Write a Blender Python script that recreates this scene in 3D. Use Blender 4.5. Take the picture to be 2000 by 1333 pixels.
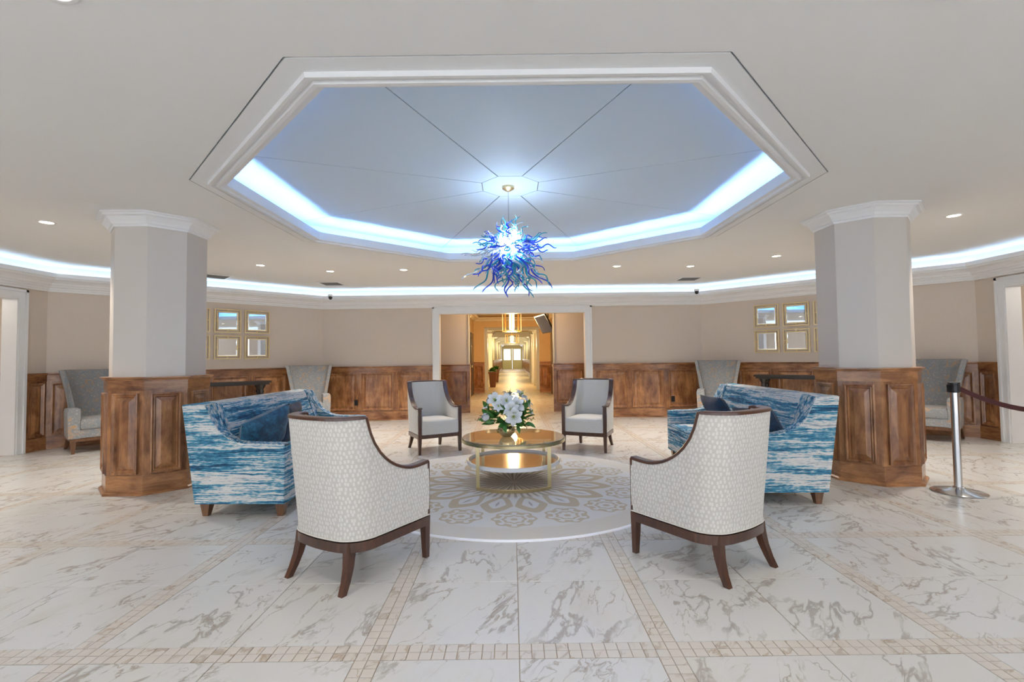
import bpy, math, random
from mathutils import Matrix, Vector
random.seed(7)
PI = math.pi
S = bpy.context.scene
COL = S.collection
for o in list(bpy.data.objects):
    bpy.data.objects.remove(o)

# ------------------------------------------------------------------ camera, world, light, exposure
F_PX, CAM_H, PITCH, ROLL = 930.0, 1.3, math.radians(2.03), math.radians(0.7)
cd = bpy.data.cameras.new('camera')
cd.sensor_width = 36.0
cd.lens = F_PX / 2000.0 * 36.0
cd.clip_start, cd.clip_end = 0.05, 200
cam = bpy.data.objects.new('camera', cd)
COL.objects.link(cam)
cam.matrix_world = Matrix.Translation((0, 0, CAM_H)) @ Matrix.Rotation(PI / 2 + PITCH, 4, 'X') @ Matrix.Rotation(-ROLL, 4, 'Z')
S.camera = cam

W = bpy.data.worlds.new('sky')
W.use_nodes = True
W.node_tree.nodes['Background'].inputs[0].default_value = (0.75, 0.87, 1.0, 1)
W.node_tree.nodes['Background'].inputs[1].default_value = 1.5
S.world = W
S.view_settings.view_transform = 'Standard'
S.view_settings.look = 'None'
S.view_settings.gamma = 1.0
S.view_settings.use_curve_mapping = False
S.view_settings.exposure = 0.36

DAY = 140.0          # daylight through each front window (W)
SPOT = 150.0          # each recessed downlight
COVE = 21.0          # LED strips hidden in the coves
HALL = 1.7           # corridor lamps and the added light by the end doors

def light(kind, name, loc, energy, color, parent=None, **kw):
    l = bpy.data.lights.new(name, kind)
    l.energy = energy
    l.color = color
    for k, v in kw.items():
        if k not in ('rot',):
            setattr(l, k, v)
    o = bpy.data.objects.new(name, l)
    o.location = loc
    if 'rot' in kw:
        o.rotation_euler = kw['rot']
    if parent:
        o.parent = parent
    COL.objects.link(o)
    return o

# daylight entering at the glazed front of the lobby, behind the camera
for (wx, wy, rz, ww) in ((-2.75, -2.40, 0, 2.3), (0, -2.40, 0, 2.3), (2.75, -2.40, 0, 2.3),
                         (-5.6, -0.93, -PI / 4, 2.6), (5.6, -0.93, PI / 4, 2.6)):
    light('AREA', 'window_daylight', (wx, wy, 1.3), DAY, (0.96, 0.97, 1.0), shape='RECTANGLE', size=ww, size_y=2.2,
          rot=(PI / 2, 0, rz + PI))

# ------------------------------------------------------------------ node helper
class N:
    def __init__(s, name):
        s.m = bpy.data.materials.new(name)
        s.m.use_nodes = True
        s.t = s.m.node_tree
        s.b = s.t.nodes['Principled BSDF']
    def new(s, typ, **kw):
        n = s.t.nodes.new(typ)
        for k, v in kw.items():
            setattr(n, k, v)
        return n
    def put(s, sock, v):
        if isinstance(v, bpy.types.NodeSocket):
            s.t.links.new(v, sock)
        elif isinstance(v, (tuple, list)):
            sock.default_value = tuple(v) + ((1,) if len(v) == 3 and len(sock.default_value) == 4 else ())
        else:
            sock.default_value = v
    def M(s, op, a, b=None, c=None, clamp=False):
        n = s.new('ShaderNodeMath', operation=op, use_clamp=clamp)
        s.put(n.inputs[0], a)
        if b is not None: s.put(n.inputs[1], b)
        if c is not None: s.put(n.inputs[2], c)
        return n.outputs[0]
    def V(s, op, a, b=None):
        n = s.new('ShaderNodeVectorMath', operation=op)
        s.put(n.inputs[0], a)
        if b is not None: s.put(n.inputs[1], b)
        return n.outputs[0]
    def ss(s, x, lo, hi):                       # smoothstep; lo may exceed hi
        n = s.new('ShaderNodeMapRange', interpolation_type='SMOOTHSTEP')
        s.put(n.inputs[0], x)
        if lo <= hi:
            n.inputs[1].default_value, n.inputs[2].default_value = lo, hi
        else:
            n.inputs[1].default_value, n.inputs[2].default_value = hi, lo
            n.inputs[3].default_value, n.inputs[4].default_value = 1, 0
        return n.outputs[0]
    def noise(s, v, scale, detail=3, rough=0.5, dist=0.0):
        n = s.new('ShaderNodeTexNoise')
        s.put(n.inputs['Vector'], v)
        n.inputs['Scale'].default_value = scale
        n.inputs['Detail'].default_value = detail
        n.inputs['Roughness'].default_value = rough
        n.inputs['Distortion'].default_value = dist
        return n.outputs
    def mix(s, f, a, b):
        n = s.new('ShaderNodeMix', data_type='RGBA')
        s.put(n.inputs[0], f); s.put(n.inputs[6], a); s.put(n.inputs[7], b)
        return n.outputs[2]
    def ramp(s, f, stops):
        n = s.new('ShaderNodeValToRGB')
        s.put(n.inputs[0], f)
        e = n.color_ramp.elements
        while len(e) < len(stops): e.new(0.5)
        for i, (p, c) in enumerate(stops):
            e[i].position = p
            e[i].color = tuple(c) + (1,)
        return n.outputs[0]
    def bump(s, h, strength, dist=0.01):
        n = s.new('ShaderNodeBump')
        s.put(n.inputs['Height'], h)
        n.inputs['Strength'].default_value = strength
        n.inputs['Distance'].default_value = dist
        s.t.links.new(n.outputs[0], s.b.inputs['Normal'])
    def coord(s, kind='Object'):
        return s.new('ShaderNodeTexCoord').outputs[kind]
    def pos(s):
        return s.new('ShaderNodeNewGeometry').outputs['Position']
    def rnd(s):
        a = s.new('ShaderNodeObjectInfo').outputs['Random']
        b = s.new('ShaderNodeNewGeometry').outputs['Random Per Island']
        return s.M('FRACT', s.M('ADD', s.M('MULTIPLY', a, 7.31), s.M('MULTIPLY', b, 5.17)))
    def set(s, **kw):
        for k, v in kw.items():
            s.put(s.b.inputs[k.replace('_', ' ')], v)
        return s.m

def lin(r, g, b):
    f = lambda c: (c / 255 / 12.92) if c <= 10 else ((c / 255 + 0.055) / 1.055) ** 2.4
    return (f(r), f(g), f(b))

def plain(name, col, rough=0.5, metal=0.0, var=0.06, scale=6.0, bump=0.0, **kw):
    n = N(name)
    ns = n.noise(n.pos(), scale, 3)
    c = n.mix(ns[0], tuple(x * (1 - var) for x in col), tuple(min(1, x * (1 + var)) for x in col))
    if bump:
        n.bump(n.noise(n.pos(), 180, 2)[0], bump, 0.002)
    return n.set(Base_Color=c, Roughness=rough, Metallic=metal, **kw)

def emit(name, col, st):
    n = N(name)
    return n.set(Base_Color=(0.8, 0.8, 0.8), Emission_Color=col, Emission_Strength=st)

MAT = {}
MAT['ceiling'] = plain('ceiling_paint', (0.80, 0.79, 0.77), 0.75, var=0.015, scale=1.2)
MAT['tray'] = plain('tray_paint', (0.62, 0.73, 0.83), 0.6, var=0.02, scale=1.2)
MAT['white'] = plain('white_trim_paint', (0.80, 0.80, 0.80), 0.4, var=0.02)
MAT['groove'] = plain('shadow_gap', (0.12, 0.11, 0.10), 0.8)
MAT['cream'] = plain('cream_trim_paint', (0.72, 0.62, 0.46), 0.5)
MAT['cove_led'] = emit('cove_led', (0.40, 0.66, 1.0), COVE)
MAT['tray_led'] = emit('tray_led', (0.28, 0.53, 1.0), COVE * 4.6)
MAT['lamp_face'] = emit('downlight_lens', (1.0, 0.9, 0.72), 9.0)
MAT['brass'] = plain('brushed_gold', (0.66, 0.50, 0.24), 0.32, 1.0)
MAT['gold'] = plain('pale_gold_leaf', (0.72, 0.56, 0.30), 0.40, 0.75)
MAT['table_gold'] = plain('antique_gold_metal', (0.55, 0.46, 0.26), 0.28, 1.0)
MAT['steel'] = plain('polished_steel', (0.62, 0.63, 0.65), 0.18, 1.0, var=0.02)
MAT['black'] = plain('black_plastic', (0.012, 0.012, 0.014), 0.35)
MAT['ebony'] = plain('ebony_wood', (0.018, 0.014, 0.012), 0.3)
MAT['belt'] = plain('maroon_webbing', (0.06, 0.012, 0.014), 0.7)
MAT['grille'] = plain('vent_grey', (0.22, 0.22, 0.22), 0.6)
MAT['mirror'] = plain('mirror_glass', (0.9, 0.92, 0.93), 0.01, 1.0, var=0.0)
MAT['bark'] = plain('terracotta', (0.22, 0.08, 0.03), 0.5)
MAT['petal'] = plain('white_petal', (0.80, 0.82, 0.84), 0.5, var=0.05, scale=40)
MAT['stamen'] = plain('yellow_green_stamen', (0.45, 0.50, 0.12), 0.6)
MAT['leaf'] = plain('green_leaf', (0.06, 0.20, 0.035), 0.4, var=0.5, scale=25)
MAT['sprig'] = plain('olive_sprig', (0.10, 0.15, 0.04), 0.5, var=0.5, scale=25)
MAT['velvet'] = None

n = N('wall_paint_beige')
v = n.pos()
c = n.mix(n.noise(v, 0.9, 3)[0], (0.63, 0.54, 0.455), (0.67, 0.58, 0.495))
weave = n.noise(n.V('MULTIPLY', v, (60, 60, 7)), 1.0, 2)[0]
c = n.mix(n.M('MULTIPLY', weave, 0.12), c, (0.36, 0.29, 0.23))
MAT['wall'] = n.set(Base_Color=c, Roughness=0.6)
n = N('pillar_paint_greige')
v = n.pos()
c = n.mix(n.noise(v, 0.9, 3)[0], (0.60, 0.55, 0.50), (0.64, 0.59, 0.54))
MAT['pillar'] = n.set(Base_Color=c, Roughness=0.42)

def wood(name, dark, light, rough=0.28, axis=(9, 9, 1.6), coat=0.35):
    n = N(name)
    r = n.rnd()
    v = n.V('ADD', n.pos(), n.V('MULTIPLY', n.new('ShaderNodeCombineXYZ').outputs[0], (1, 1, 1)))
    cx = n.new('ShaderNodeCombineXYZ')
    n.put(cx.inputs[0], n.M('MULTIPLY', r, 13.0)); n.put(cx.inputs[1], n.M('MULTIPLY', r, 7.0)); n.put(cx.inputs[2], n.M('MULTIPLY', r, 31.0))
    v = n.V('ADD', v, cx.outputs[0])
    g = n.noise(n.V('MULTIPLY', v, axis), 1.6, 5, 0.62, 0.8)[0]
    bl = n.noise(v, 3.2, 3, 0.55, 0.6)[0]
    fine = n.noise(n.V('MULTIPLY', v, tuple(a * 9 for a in axis)), 1.5, 2)[0]
    f = n.M('ADD', n.M('MULTIPLY', g, 0.5), n.M('ADD', n.M('MULTIPLY', bl, 0.4), n.M('MULTIPLY', fine, 0.1)))
    mid = tuple((a * 0.55 + b * 0.45) for a, b in zip(dark, light))
    c = n.ramp(f, [(0.36, dark), (0.50, mid), (0.64, light)])
    c = n.mix(n.M('MULTIPLY', r, 0.25), c, dark)
    n.bump(f, 0.08, 0.004)
    return n.set(Base_Color=c, Roughness=rough, Coat_Weight=coat, Coat_Roughness=0.12)
MAT['wood'] = wood('stained_maple', (0.115, 0.034, 0.011), (0.56, 0.265, 0.105))
MAT['woodh'] = wood('stained_maple_rail', (0.115, 0.034, 0.011), (0.56, 0.265, 0.105), axis=(2.0, 2.0, 9))
MAT['walnut'] = wood('dark_walnut_frame', (0.035, 0.013, 0.008), (0.12, 0.045, 0.022), 0.3, (20, 20, 3))
MAT['foot'] = wood('mid_brown_foot', (0.09, 0.035, 0.014), (0.22, 0.10, 0.04), 0.35, (20, 20, 3))
MAT['door'] = wood('dark_door', (0.008, 0.005, 0.004), (0.02, 0.010, 0.006), 0.4)

def marble(name, base, vein, warm, amount=1.0, tile_rand=1.0):
    n = N(name)
    r = n.rnd()
    cx = n.new('ShaderNodeCombineXYZ')
    n.put(cx.inputs[0], n.M('MULTIPLY', r, 37.0 * tile_rand)); n.put(cx.inputs[1], n.M('MULTIPLY', r, 91.0 * tile_rand)); cx.inputs[2].default_value = 0.3
    v = n.V('ADD', n.pos(), cx.outputs[0])
    rot = n.new('ShaderNodeVectorRotate', rotation_type='Z_AXIS')
    n.put(rot.inputs['Vector'], v); n.put(rot.inputs['Angle'], n.M('MULTIPLY', r, 1.1))
    v = n.V('MULTIPLY', rot.outputs[0], (1.5, 0.6, 1.0))
    warp = n.noise(v, 1.8, 4, 0.6)[1]
    w = n.V('ADD', v, n.V('MULTIPLY', n.V('SUBTRACT', warp, (0.5, 0.5, 0.5)), (0.38, 0.38, 0.0)))
    def veinmask(scale, width, det):
        a = n.noise(w, scale, det, 0.55)[0]
        return n.ss(n.M('ABSOLUTE', n.M('SUBTRACT', a, 0.5)), width, 0.0)
    m1 = veinmask(2.0, 0.020, 6)
    m2 = veinmask(4.2, 0.016, 6)
    br = n.ss(n.noise(v, 1.9, 3, 0.6)[0], 0.40, 0.56)
    br2 = n.ss(n.noise(n.V('ADD', v, (9, 4, 0)), 2.6, 3, 0.6)[0], 0.43, 0.60)
    soft = n.ss(n.noise(w, 2.2, 5, 0.65)[0], 0.52, 0.75)
    c = n.mix(n.M('MULTIPLY', soft, 0.5 * amount), base, warm)
    c = n.mix(n.M('MULTIPLY', n.M('MULTIPLY', m1, br), 0.62 * amount), c, vein)
    c = n.mix(n.M('MULTIPLY', n.M('MULTIPLY', m2, br2), 0.75 * amount), c, tuple(x * 1.25 for x in vein))
    tone = n.M('ADD', n.M('MULTIPLY', r, 0.06), 0.97)
    c = n.V('MULTIPLY', c, n.new('ShaderNodeCombineXYZ').outputs[0]) if False else c
    return n.set(Base_Color=c, Roughness=0.24, Specular_IOR_Level=0.5)
MAT['tile'] = marble('marble_tile', (0.56, 0.55, 0.53), (0.24, 0.20, 0.155), (0.50, 0.455, 0.385))
MAT['mosaic'] = marble('mosaic_marble', (0.55, 0.51, 0.46), (0.29, 0.21, 0.135), (0.56, 0.46, 0.36), 0.9)
MAT['grout'] = plain('beige_grout', (0.36, 0.28, 0.20), 0.85)
MAT['hall_floor'] = marble('hall_floor_marble', (0.62, 0.50, 0.34), (0.45, 0.33, 0.2), (0.58, 0.45, 0.28), 0.4)
MAT['hall_floor'].node_tree.nodes['Principled BSDF'].inputs['Roughness'].default_value = 0.42

# upholstery: cream flecks in rows (uses the UV map, in metres)
def flecks(name, base, dot, su, sv, jit=0.16, sz=(0.33, 0.36)):
    n = N(name)
    sep = n.new('ShaderNodeSeparateXYZ')
    n.put(sep.inputs[0], n.coord('UV'))
    vv = n.M('DIVIDE', sep.outputs[1], sv)
    row = n.M('FLOOR', vv)
    uu = n.M('ADD', n.M('DIVIDE', sep.outputs[0], su), n.M('MULTIPLY', row, 0.5))
    colm = n.M('FLOOR', uu)
    cc = n.new('ShaderNodeCombineXYZ')
    n.put(cc.inputs[0], colm); n.put(cc.inputs[1], row)
    wn = n.new('ShaderNodeTexWhiteNoise', noise_dimensions='2D')
    n.put(wn.inputs['Vector'], cc.outputs[0])
    s2 = n.new('ShaderNodeSeparateXYZ'); n.put(s2.inputs[0], wn.outputs['Color'])
    fu = n.M('SUBTRACT', n.M('SUBTRACT', uu, colm), 0.5)
    fv = n.M('SUBTRACT', n.M('SUBTRACT', vv, row), 0.5)
    fu = n.M('ADD', fu, n.M('MULTIPLY', n.M('SUBTRACT', s2.outputs[0], 0.5), jit))
    fv = n.M('ADD', fv, n.M('MULTIPLY', n.M('SUBTRACT', s2.outputs[1], 0.5), jit))
    d = n.M('ADD', n.M('POWER', n.M('ABSOLUTE', n.M('DIVIDE', fu, sz[0])), 2.6), n.M('POWER', n.M('ABSOLUTE', n.M('DIVIDE', fv, sz[1])), 2.6))
    m = n.ss(d, 1.7, 0.25)
    c = n.mix(m, base, dot)
    thread = n.noise(n.V('MULTIPLY', n.coord('UV'), (900, 250, 1)), 1, 1)[0]
    c = n.mix(n.M('MULTIPLY', thread, 0.10), c, (0.4, 0.36, 0.3))
    n.bump(m, 0.25, 0.002)
    return n.set(Base_Color=c, Roughness=0.85, Sheen_Weight=0.1)
MAT['fleck'] = flecks('grey_fabric_cream_flecks', (0.52, 0.50, 0.465), (0.65, 0.63, 0.59), 0.0225, 0.0255, 0.5, (0.27, 0.42))
MAT['fleck_in'] = flecks('grey_fabric_small_check', (0.60, 0.57, 0.52), (0.74, 0.71, 0.66), 0.0145, 0.0145)

n = N('blue_white_ikat')
v = n.coord('Object')
wv = n.V('ADD', v, n.V('MULTIPLY', n.V('SUBTRACT', n.noise(v, 9, 3)[1], (0.5, 0.5, 0.5)), (0.0, 0.0, 0.02)))
a = n.noise(n.V('MULTIPLY', wv, (1.3, 1.3, 17)), 1.0, 2, 0.5)[0]
b = n.noise(n.V('MULTIPLY', wv, (3.2, 3.2, 95)), 1.0, 3, 0.65)[0]
cst = n.noise(n.V('MULTIPLY', wv, (22, 22, 60)), 1.0, 3, 0.6)[0]
f = n.M('ADD', n.M('MULTIPLY', a, 0.44), n.M('ADD', n.M('MULTIPLY', b, 0.38), n.M('MULTIPLY', cst, 0.18)))
c = n.ramp(f, [(0.38, (0.010, 0.045, 0.10)), (0.435, (0.02, 0.12, 0.22)), (0.475, (0.05, 0.24, 0.36)), (0.50, (0.20, 0.36, 0.44)),
               (0.52, (0.55, 0.56, 0.55)), (0.57, (0.66, 0.64, 0.60)), (0.63, (0.26, 0.32, 0.37))])
n.bump(b, 0.2, 0.002)
MAT['ikat'] = n.set(Base_Color=c, Roughness=0.85)
n = N('ikat_band')
v = n.coord('Object')
a = n.noise(n.V('MULTIPLY', v, (18, 18, 18)), 1.0, 3, 0.6)[0]
b = n.noise(n.V('MULTIPLY', v, (50, 50, 6)), 1.0, 2, 0.6)[0]
c = n.ramp(n.M('ADD', n.M('MULTIPLY', a, 0.5), n.M('MULTIPLY', b, 0.5)), [(0.38, (0.012, 0.06, 0.12)), (0.46, (0.03, 0.20, 0.34)), (0.52, (0.30, 0.38, 0.42)), (0.58, (0.62, 0.60, 0.56)), (0.66, (0.10, 0.16, 0.22))])
MAT['band'] = n.set(Base_Color=c, Roughness=0.85)
n = N('blue_velvet')
a = n.noise(n.V('MULTIPLY', n.coord('Object'), (9, 9, 9)), 2.0, 4, 0.6, 1.0)[0]
c = n.ramp(a, [(0.35, (0.003, 0.028, 0.06)), (0.5, (0.007, 0.062, 0.12)), (0.68, (0.02, 0.13, 0.22))])
MAT['velvet'] = n.set(Base_Color=c, Roughness=0.6, Sheen_Weight=0.15)
n = N('navy_velvet')
a = n.noise(n.V('MULTIPLY', n.coord('Object'), (9, 9, 9)), 2.0, 4, 0.6, 1.0)[0]
c = n.ramp(a, [(0.35, (0.002, 0.010, 0.03)), (0.6, (0.006, 0.035, 0.08))])
MAT['navy'] = n.set(Base_Color=c, Roughness=0.6, Sheen_Weight=0.08)
n = N('faded_floral_fabric')
v = n.coord('Object')
a = n.noise(v, 6, 3, 0.6, 0.6)[0]
b = n.noise(n.V('ADD', v, (4, 8, 2)), 8, 4, 0.6, 1.5)[0]
d = n.noise(n.V('ADD', v, (1, 3, 9)), 45, 2, 0.6)[0]
c = n.mix(a, (0.20, 0.22, 0.245), (0.30, 0.285, 0.27))
c = n.mix(n.M('MULTIPLY', n.ss(b, 0.54, 0.62), 0.85), c, (0.40, 0.27, 0.18))
c = n.mix(n.M('MULTIPLY', n.ss(b, 0.66, 0.72), 0.9), c, (0.50, 0.27, 0.10))
c = n.mix(n.M('MULTIPLY', n.ss(d, 0.56, 0.66), 0.4), c, (0.50, 0.47, 0.43))
c = n.mix(n.M('MULTIPLY', n.ss(b, 0.42, 0.36), 0.6), c, (0.18, 0.22, 0.26))
MAT['floral'] = n.set(Base_Color=c, Roughness=0.8)

# ------------------------------------------------------------------ mesh helper
class B:
    def __init__(s, M=None):
        s.v, s.f, s.uv, s.M = [], [], None, M
    def add(s, vs, fs, M=None):
        o = len(s.v)
        for p in vs:
            p = Vector(p)
            if M is not None: p = M @ p
            if s.M is not None: p = s.M @ p
            s.v.append(tuple(p))
        s.f += [tuple(i + o for i in f) for f in fs]
        return s
    def box(s, x0, x1, y0, y1, z0, z1, M=None):
        vs = [(x, y, z) for z in (z0, z1) for y in (y0, y1) for x in (x0, x1)]
        return s.add(vs, [(0, 2, 3, 1), (4, 5, 7, 6), (0, 1, 5, 4), (2, 6, 7, 3), (0, 4, 6, 2), (1, 3, 7, 5)], M)
    def loft(s, rings, closed=True, caps=True, M=None):
        n = len(rings[0]); vs = [p for r in rings for p in r]; fs = []
        m = n if closed else n - 1
        for i in range(len(rings) - 1):
            for j in range(m):
                k = (j + 1) % n
                fs.append((i * n + j, i * n + k, (i + 1) * n + k, (i + 1) * n + j))
        if caps:
            fs.append(tuple(range(n - 1, -1, -1)))
            fs.append(tuple((len(rings) - 1) * n + j for j in range(n)))
        return s.add(vs, fs, M)
    def prism(s, poly, z0, z1, M=None):
        return s.loft([[(x, y, z0) for x, y in poly], [(x, y, z1) for x, y in poly]], M=M)
    def lathe(s, prof, n=24, c=(0, 0, 0), caps=True, M=None):
        rings = [[(c[0] + r * math.cos(2 * PI * j / n), c[1] + r * math.sin(2 * PI * j / n), c[2] + z) for j in range(n)] for r, z in prof]
        return s.loft(rings, caps=caps, M=M)
    def tube(s, pts, rad, n=8, M=None):
        pts = [Vector(p) for p in pts]
        if not isinstance(rad, (list, tuple)): rad = [rad] * len(pts)
        rings = []; up = None
        for i, p in enumerate(pts):
            t = (pts[min(i + 1, len(pts) - 1)] - pts[max(i - 1, 0)]).normalized()
            if up is None:
                up = Vector((0, 0, 1)) if abs(t.z) < 0.9 else Vector((1, 0, 0))
            a = (up - t * up.dot(t)).normalized(); up = a; b = t.cross(a)
            rings.append([p + (a * math.cos(2 * PI * j / n) + b * math.sin(2 * PI * j / n)) * rad[i] for j in range(n)])
        return s.loft(rings, M=M)
    def frustum(s, c0, s0, c1, s1, M=None):         # square taper from c0 (half sizes s0) to c1
        q = ((-1, -1), (1, -1), (1, 1), (-1, 1))
        return s.loft([[(c0[0] + a * s0[0], c0[1] + b * s0[1], c0[2]) for a, b in q], [(c1[0] + a * s1[0], c1[1] + b * s1[1], c1[2]) for a, b in q]], M=M)

def make(name, b, mat, parent=None, smooth=False, loc=None, rz=None, uv=None):
    me = bpy.data.meshes.new(name)
    me.from_pydata(b.v, [], b.f)
    me.validate()
    if uv:
        l = me.uv_layers.new(name='uv')
        for p in me.polygons:
            for li in p.loop_indices:
                l.data[li].uv = uv[me.loops[li].vertex_index]
    import bmesh
    bm = bmesh.new(); bm.from_mesh(me)
    bmesh.ops.recalc_face_normals(bm, faces=bm.faces)
    bm.to_mesh(me); bm.free()
    if smooth:
        for p in me.polygons: p.use_smooth = True
        try:
            me.set_sharp_from_angle(angle=math.radians(smooth if smooth is not True else 40))
        except Exception:
            pass
    me.materials.append(MAT[mat] if isinstance(mat, str) else mat)
    o = bpy.data.objects.new(name, me)
    COL.objects.link(o)
    if parent: o.parent = parent
    if loc is not None: o.location = loc
    if rz is not None: o.rotation_euler.z = rz
    return o

def tag(o, label, cat, group=None):
    o['label'] = label; o['category'] = cat
    if group: o['group'] = group
    return o
def thing(name, label, cat, loc=(0, 0, 0), rz=0.0, group=None):
    o = bpy.data.objects.new(name, None)
    o.empty_display_size = 0.1
    COL.objects.link(o)
    o.location = loc; o.rotation_euler = (0, 0, rz)
    return tag(o, label, cat, group)
def struct(name, b, mat, **kw):
    o = make(name, b, mat, **kw); o['kind'] = 'structure'; return o
KIDS = {}
def inst(src, parent, loc=(0, 0, 0), rot=(0, 0, 0), name=None, scale=None):
    c = src.copy(); c.parent = parent; c.location = loc; c.rotation_euler = rot
    if name: c.name = name
    if scale: c.scale = scale
    COL.objects.link(c); return c
def copy_thing(o, label, loc, rz, parent=None):
    c = o.copy(); COL.objects.link(c); c.parent = parent
    if parent is None:
        c.location = loc; c.rotation_euler = (0, 0, rz); c['label'] = label
    for ch in list(o.children): copy_thing(ch, None, None, None, c)
    return c

def sweep(b, path, prof, closed=True):
    """path CCW in plan; prof = closed polygon of (offset to the left, z)"""
    n = len(path); rings = []
    for i, p in enumerate(path):
        p = Vector(p)
        a = Vector(path[(i - 1) % n]) if (closed or i > 0) else None
        c = Vector(path[(i + 1) % n]) if (closed or i < n - 1) else None
        d1 = (p - a).normalized() if a is not None else (c - p).normalized()
        d2 = (c - p).normalized() if c is not None else d1
        n1 = Vector((-d1.y, d1.x)); n2 = Vector((-d2.y, d2.x))
        m = (n1 + n2); m = m / max(0.2, m.dot(n1))
        rings.append([(p.x + m.x * o, p.y + m.y * o, z) for o, z in prof])
    if closed: rings.append(rings[0])
    return b.loft(rings, closed=True, caps=not closed)
def offset_poly(poly, d):
    """inset a CCW polygon by d (negative: outset)"""
    n = len(poly); out = []
    for i in range(n):
        a, p, c = (Vector(poly[(i + k) % n]) for k in (-1, 0, 1))
        d1, d2 = (p - a).normalized(), (c - p).normalized()
        n1, n2 = Vector((-d1.y, d1.x)), Vector((-d2.y, d2.x)); m = n1 + n2; m = m / m.dot(n1)
        out.append((p.x + m.x * d, p.y + m.y * d))
    return out
TRAY_OUT = [(2.59, 5.94), (1.02, 7.34), (-1.03, 7.34), (-2.60, 5.94), (-2.64, 3.88), (-1.11, 2.31), (1.10, 2.31), (2.61, 3.87)]
def octagon(cx, cy, ap, rot=0):
    R = ap / math.cos(PI / 8)
    return [(cx + R * math.cos(PI / 8 + rot + i * PI / 4), cy + R * math.sin(PI / 8 + rot + i * PI / 4)) for i in range(8)]

# ================================================================== ROOM SHELL
YB, XS, YF = 10.3, 7.12, -2.5
HC, TRAYZ = 2.80, 3.06
ROOM = [(XS, 0.5), (XS, 7.28), (4.1, YB), (-4.1, YB), (-XS, 7.28), (-XS, 0.5), (-4.1, YF), (4.1, YF)]   # CCW
TC = (0.0, 4.84)

# ---- floor
fb = B(); fb.box(-11, 11, YF - 0.1, 18.0, -0.12, -0.004); fb.box(-2.6, 2.6, 18.0, 56.2, -0.12, 0.0)
floor = struct('floor', fb, 'grout')
TILE, STR, PER = 0.603, 0.109, 1.315
X0, Y0 = 0.62, 2.106              # a strip starts here in x and in y
def tile_mesh(w, h, c=0.0015):
    b = B()
    lo, hi = -0.006, 0.0
    q = [(0, 0), (w, 0), (w, h), (0, h)]; qi = [(c, c), (w - c, c), (w - c, h - c), (c, h - c)]
    b.loft([[(x, y, lo) for x, y in q], [(x, y, hi - c) for x, y in q], [(x, y, hi) for x, y in qi]], caps=False)
    b.f.append((8, 9, 10, 11))
    return b
def in_room(x, y):
    if y > YB: return (abs(x) < 2.4 and y < 11.5) or (abs(x) < 1.45 and y < 18) or (abs(x) < 1.3 and y < 18.3)
    if abs(x) > XS: return abs(x) < 10.6 and 3.0 < y < 8.1
    return abs(x) + y < 14.5 and abs(x) - y < 6.7
def covered(x, y):                # wholly hidden under the rug
    return math.hypot(x, y - 4.97) < 1.0
G = 0.0035
tiles, mos = [], []
for i in range(-8, 9):
    for j in range(-4, 13):
        bx, by = X0 + i * PER, Y0 + j * PER
        for a in range(2):
            for c in range(2):
                tx, ty = bx + STR + a * TILE, by + STR + c * TILE
                cxm, cym = tx + TILE / 2, ty + TILE / 2
                if in_room(cxm, cym) and not covered(cxm, cym): tiles.append((tx, ty))
        nx = int(round((PER) / (STR / 2)))
        m = STR / 2
        for k in range(24):
            for a in range(2):
                s = PER / 24
                px_, py_ = bx + k * s, by + a * m
                if in_room(px_, py_) and not covered(px_, py_): mos.append((px_, py_, s, m))
                if k >= 2:
                    px_, py_ = bx + a * m, by + k * s
                    if in_room(px_, py_) and not covered(px_, py_): mos.append((px_, py_, m, s))
def visible_rank(x, y):
    if y < 1.2: return 1e3 + (2 - y)
    if abs(x) > 1.10 * y + 0.4: return 500 + abs(x)
    return math.hypot(x, y)
tiles.sort(key=lambda t: visible_rank(t[0] + 0.3, t[1] + 0.3))
mos.sort(key=lambda t: visible_rank(t[0], t[1]))
src = None
for k, (x, y) in enumerate(tiles[:290]):
    if src is None: src = make('tile', tile_mesh(TILE - G, TILE - G), 'tile', parent=floor, loc=(x, y, 0))
    else: inst(src, floor, (x, y, 0))
rb = B()
for (x, y) in tiles[290:]:
    t = tile_mesh(TILE - G, TILE - G); rb.add(t.v, t.f, Matrix.Translation((x, y, 0)))
o = make('distant_tiling', rb, 'tile', parent=floor); o['kind'] = 'stuff'
src = {}
for (x, y, w, h) in mos[:290]:
    key = (round(w, 4), round(h, 4))
    if key not in src: src[key] = make('mosaic_tile', tile_mesh(w - 0.003, h - 0.003, 0.001), 'mosaic', parent=floor, loc=(x, y, 0))
    else: inst(src[key], floor, (x, y, 0))
rb = B()
for (x, y, w, h) in mos[290:]:
    q = [(x, y), (x + w - 0.003, y), (x + w - 0.003, y + h - 0.003), (x, y + h - 0.003)]
    rb.loft([[(a, b_, -0.006) for a, b_ in q], [(a, b_, 0.0) for a, b_ in q]])
o = make('distant_mosaic', rb, 'mosaic', parent=floor); o['kind'] = 'stuff'
hb = B()
for k in range(36):
    y0 = 17.99 + k * 1.06
    hb.box(-1.18, 1.18, y0, y0 + 1.04, -0.01, 0.003)
o = make('hall_tiling', hb, 'hall_floor', parent=floor); o['kind'] = 'stuff'

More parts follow.
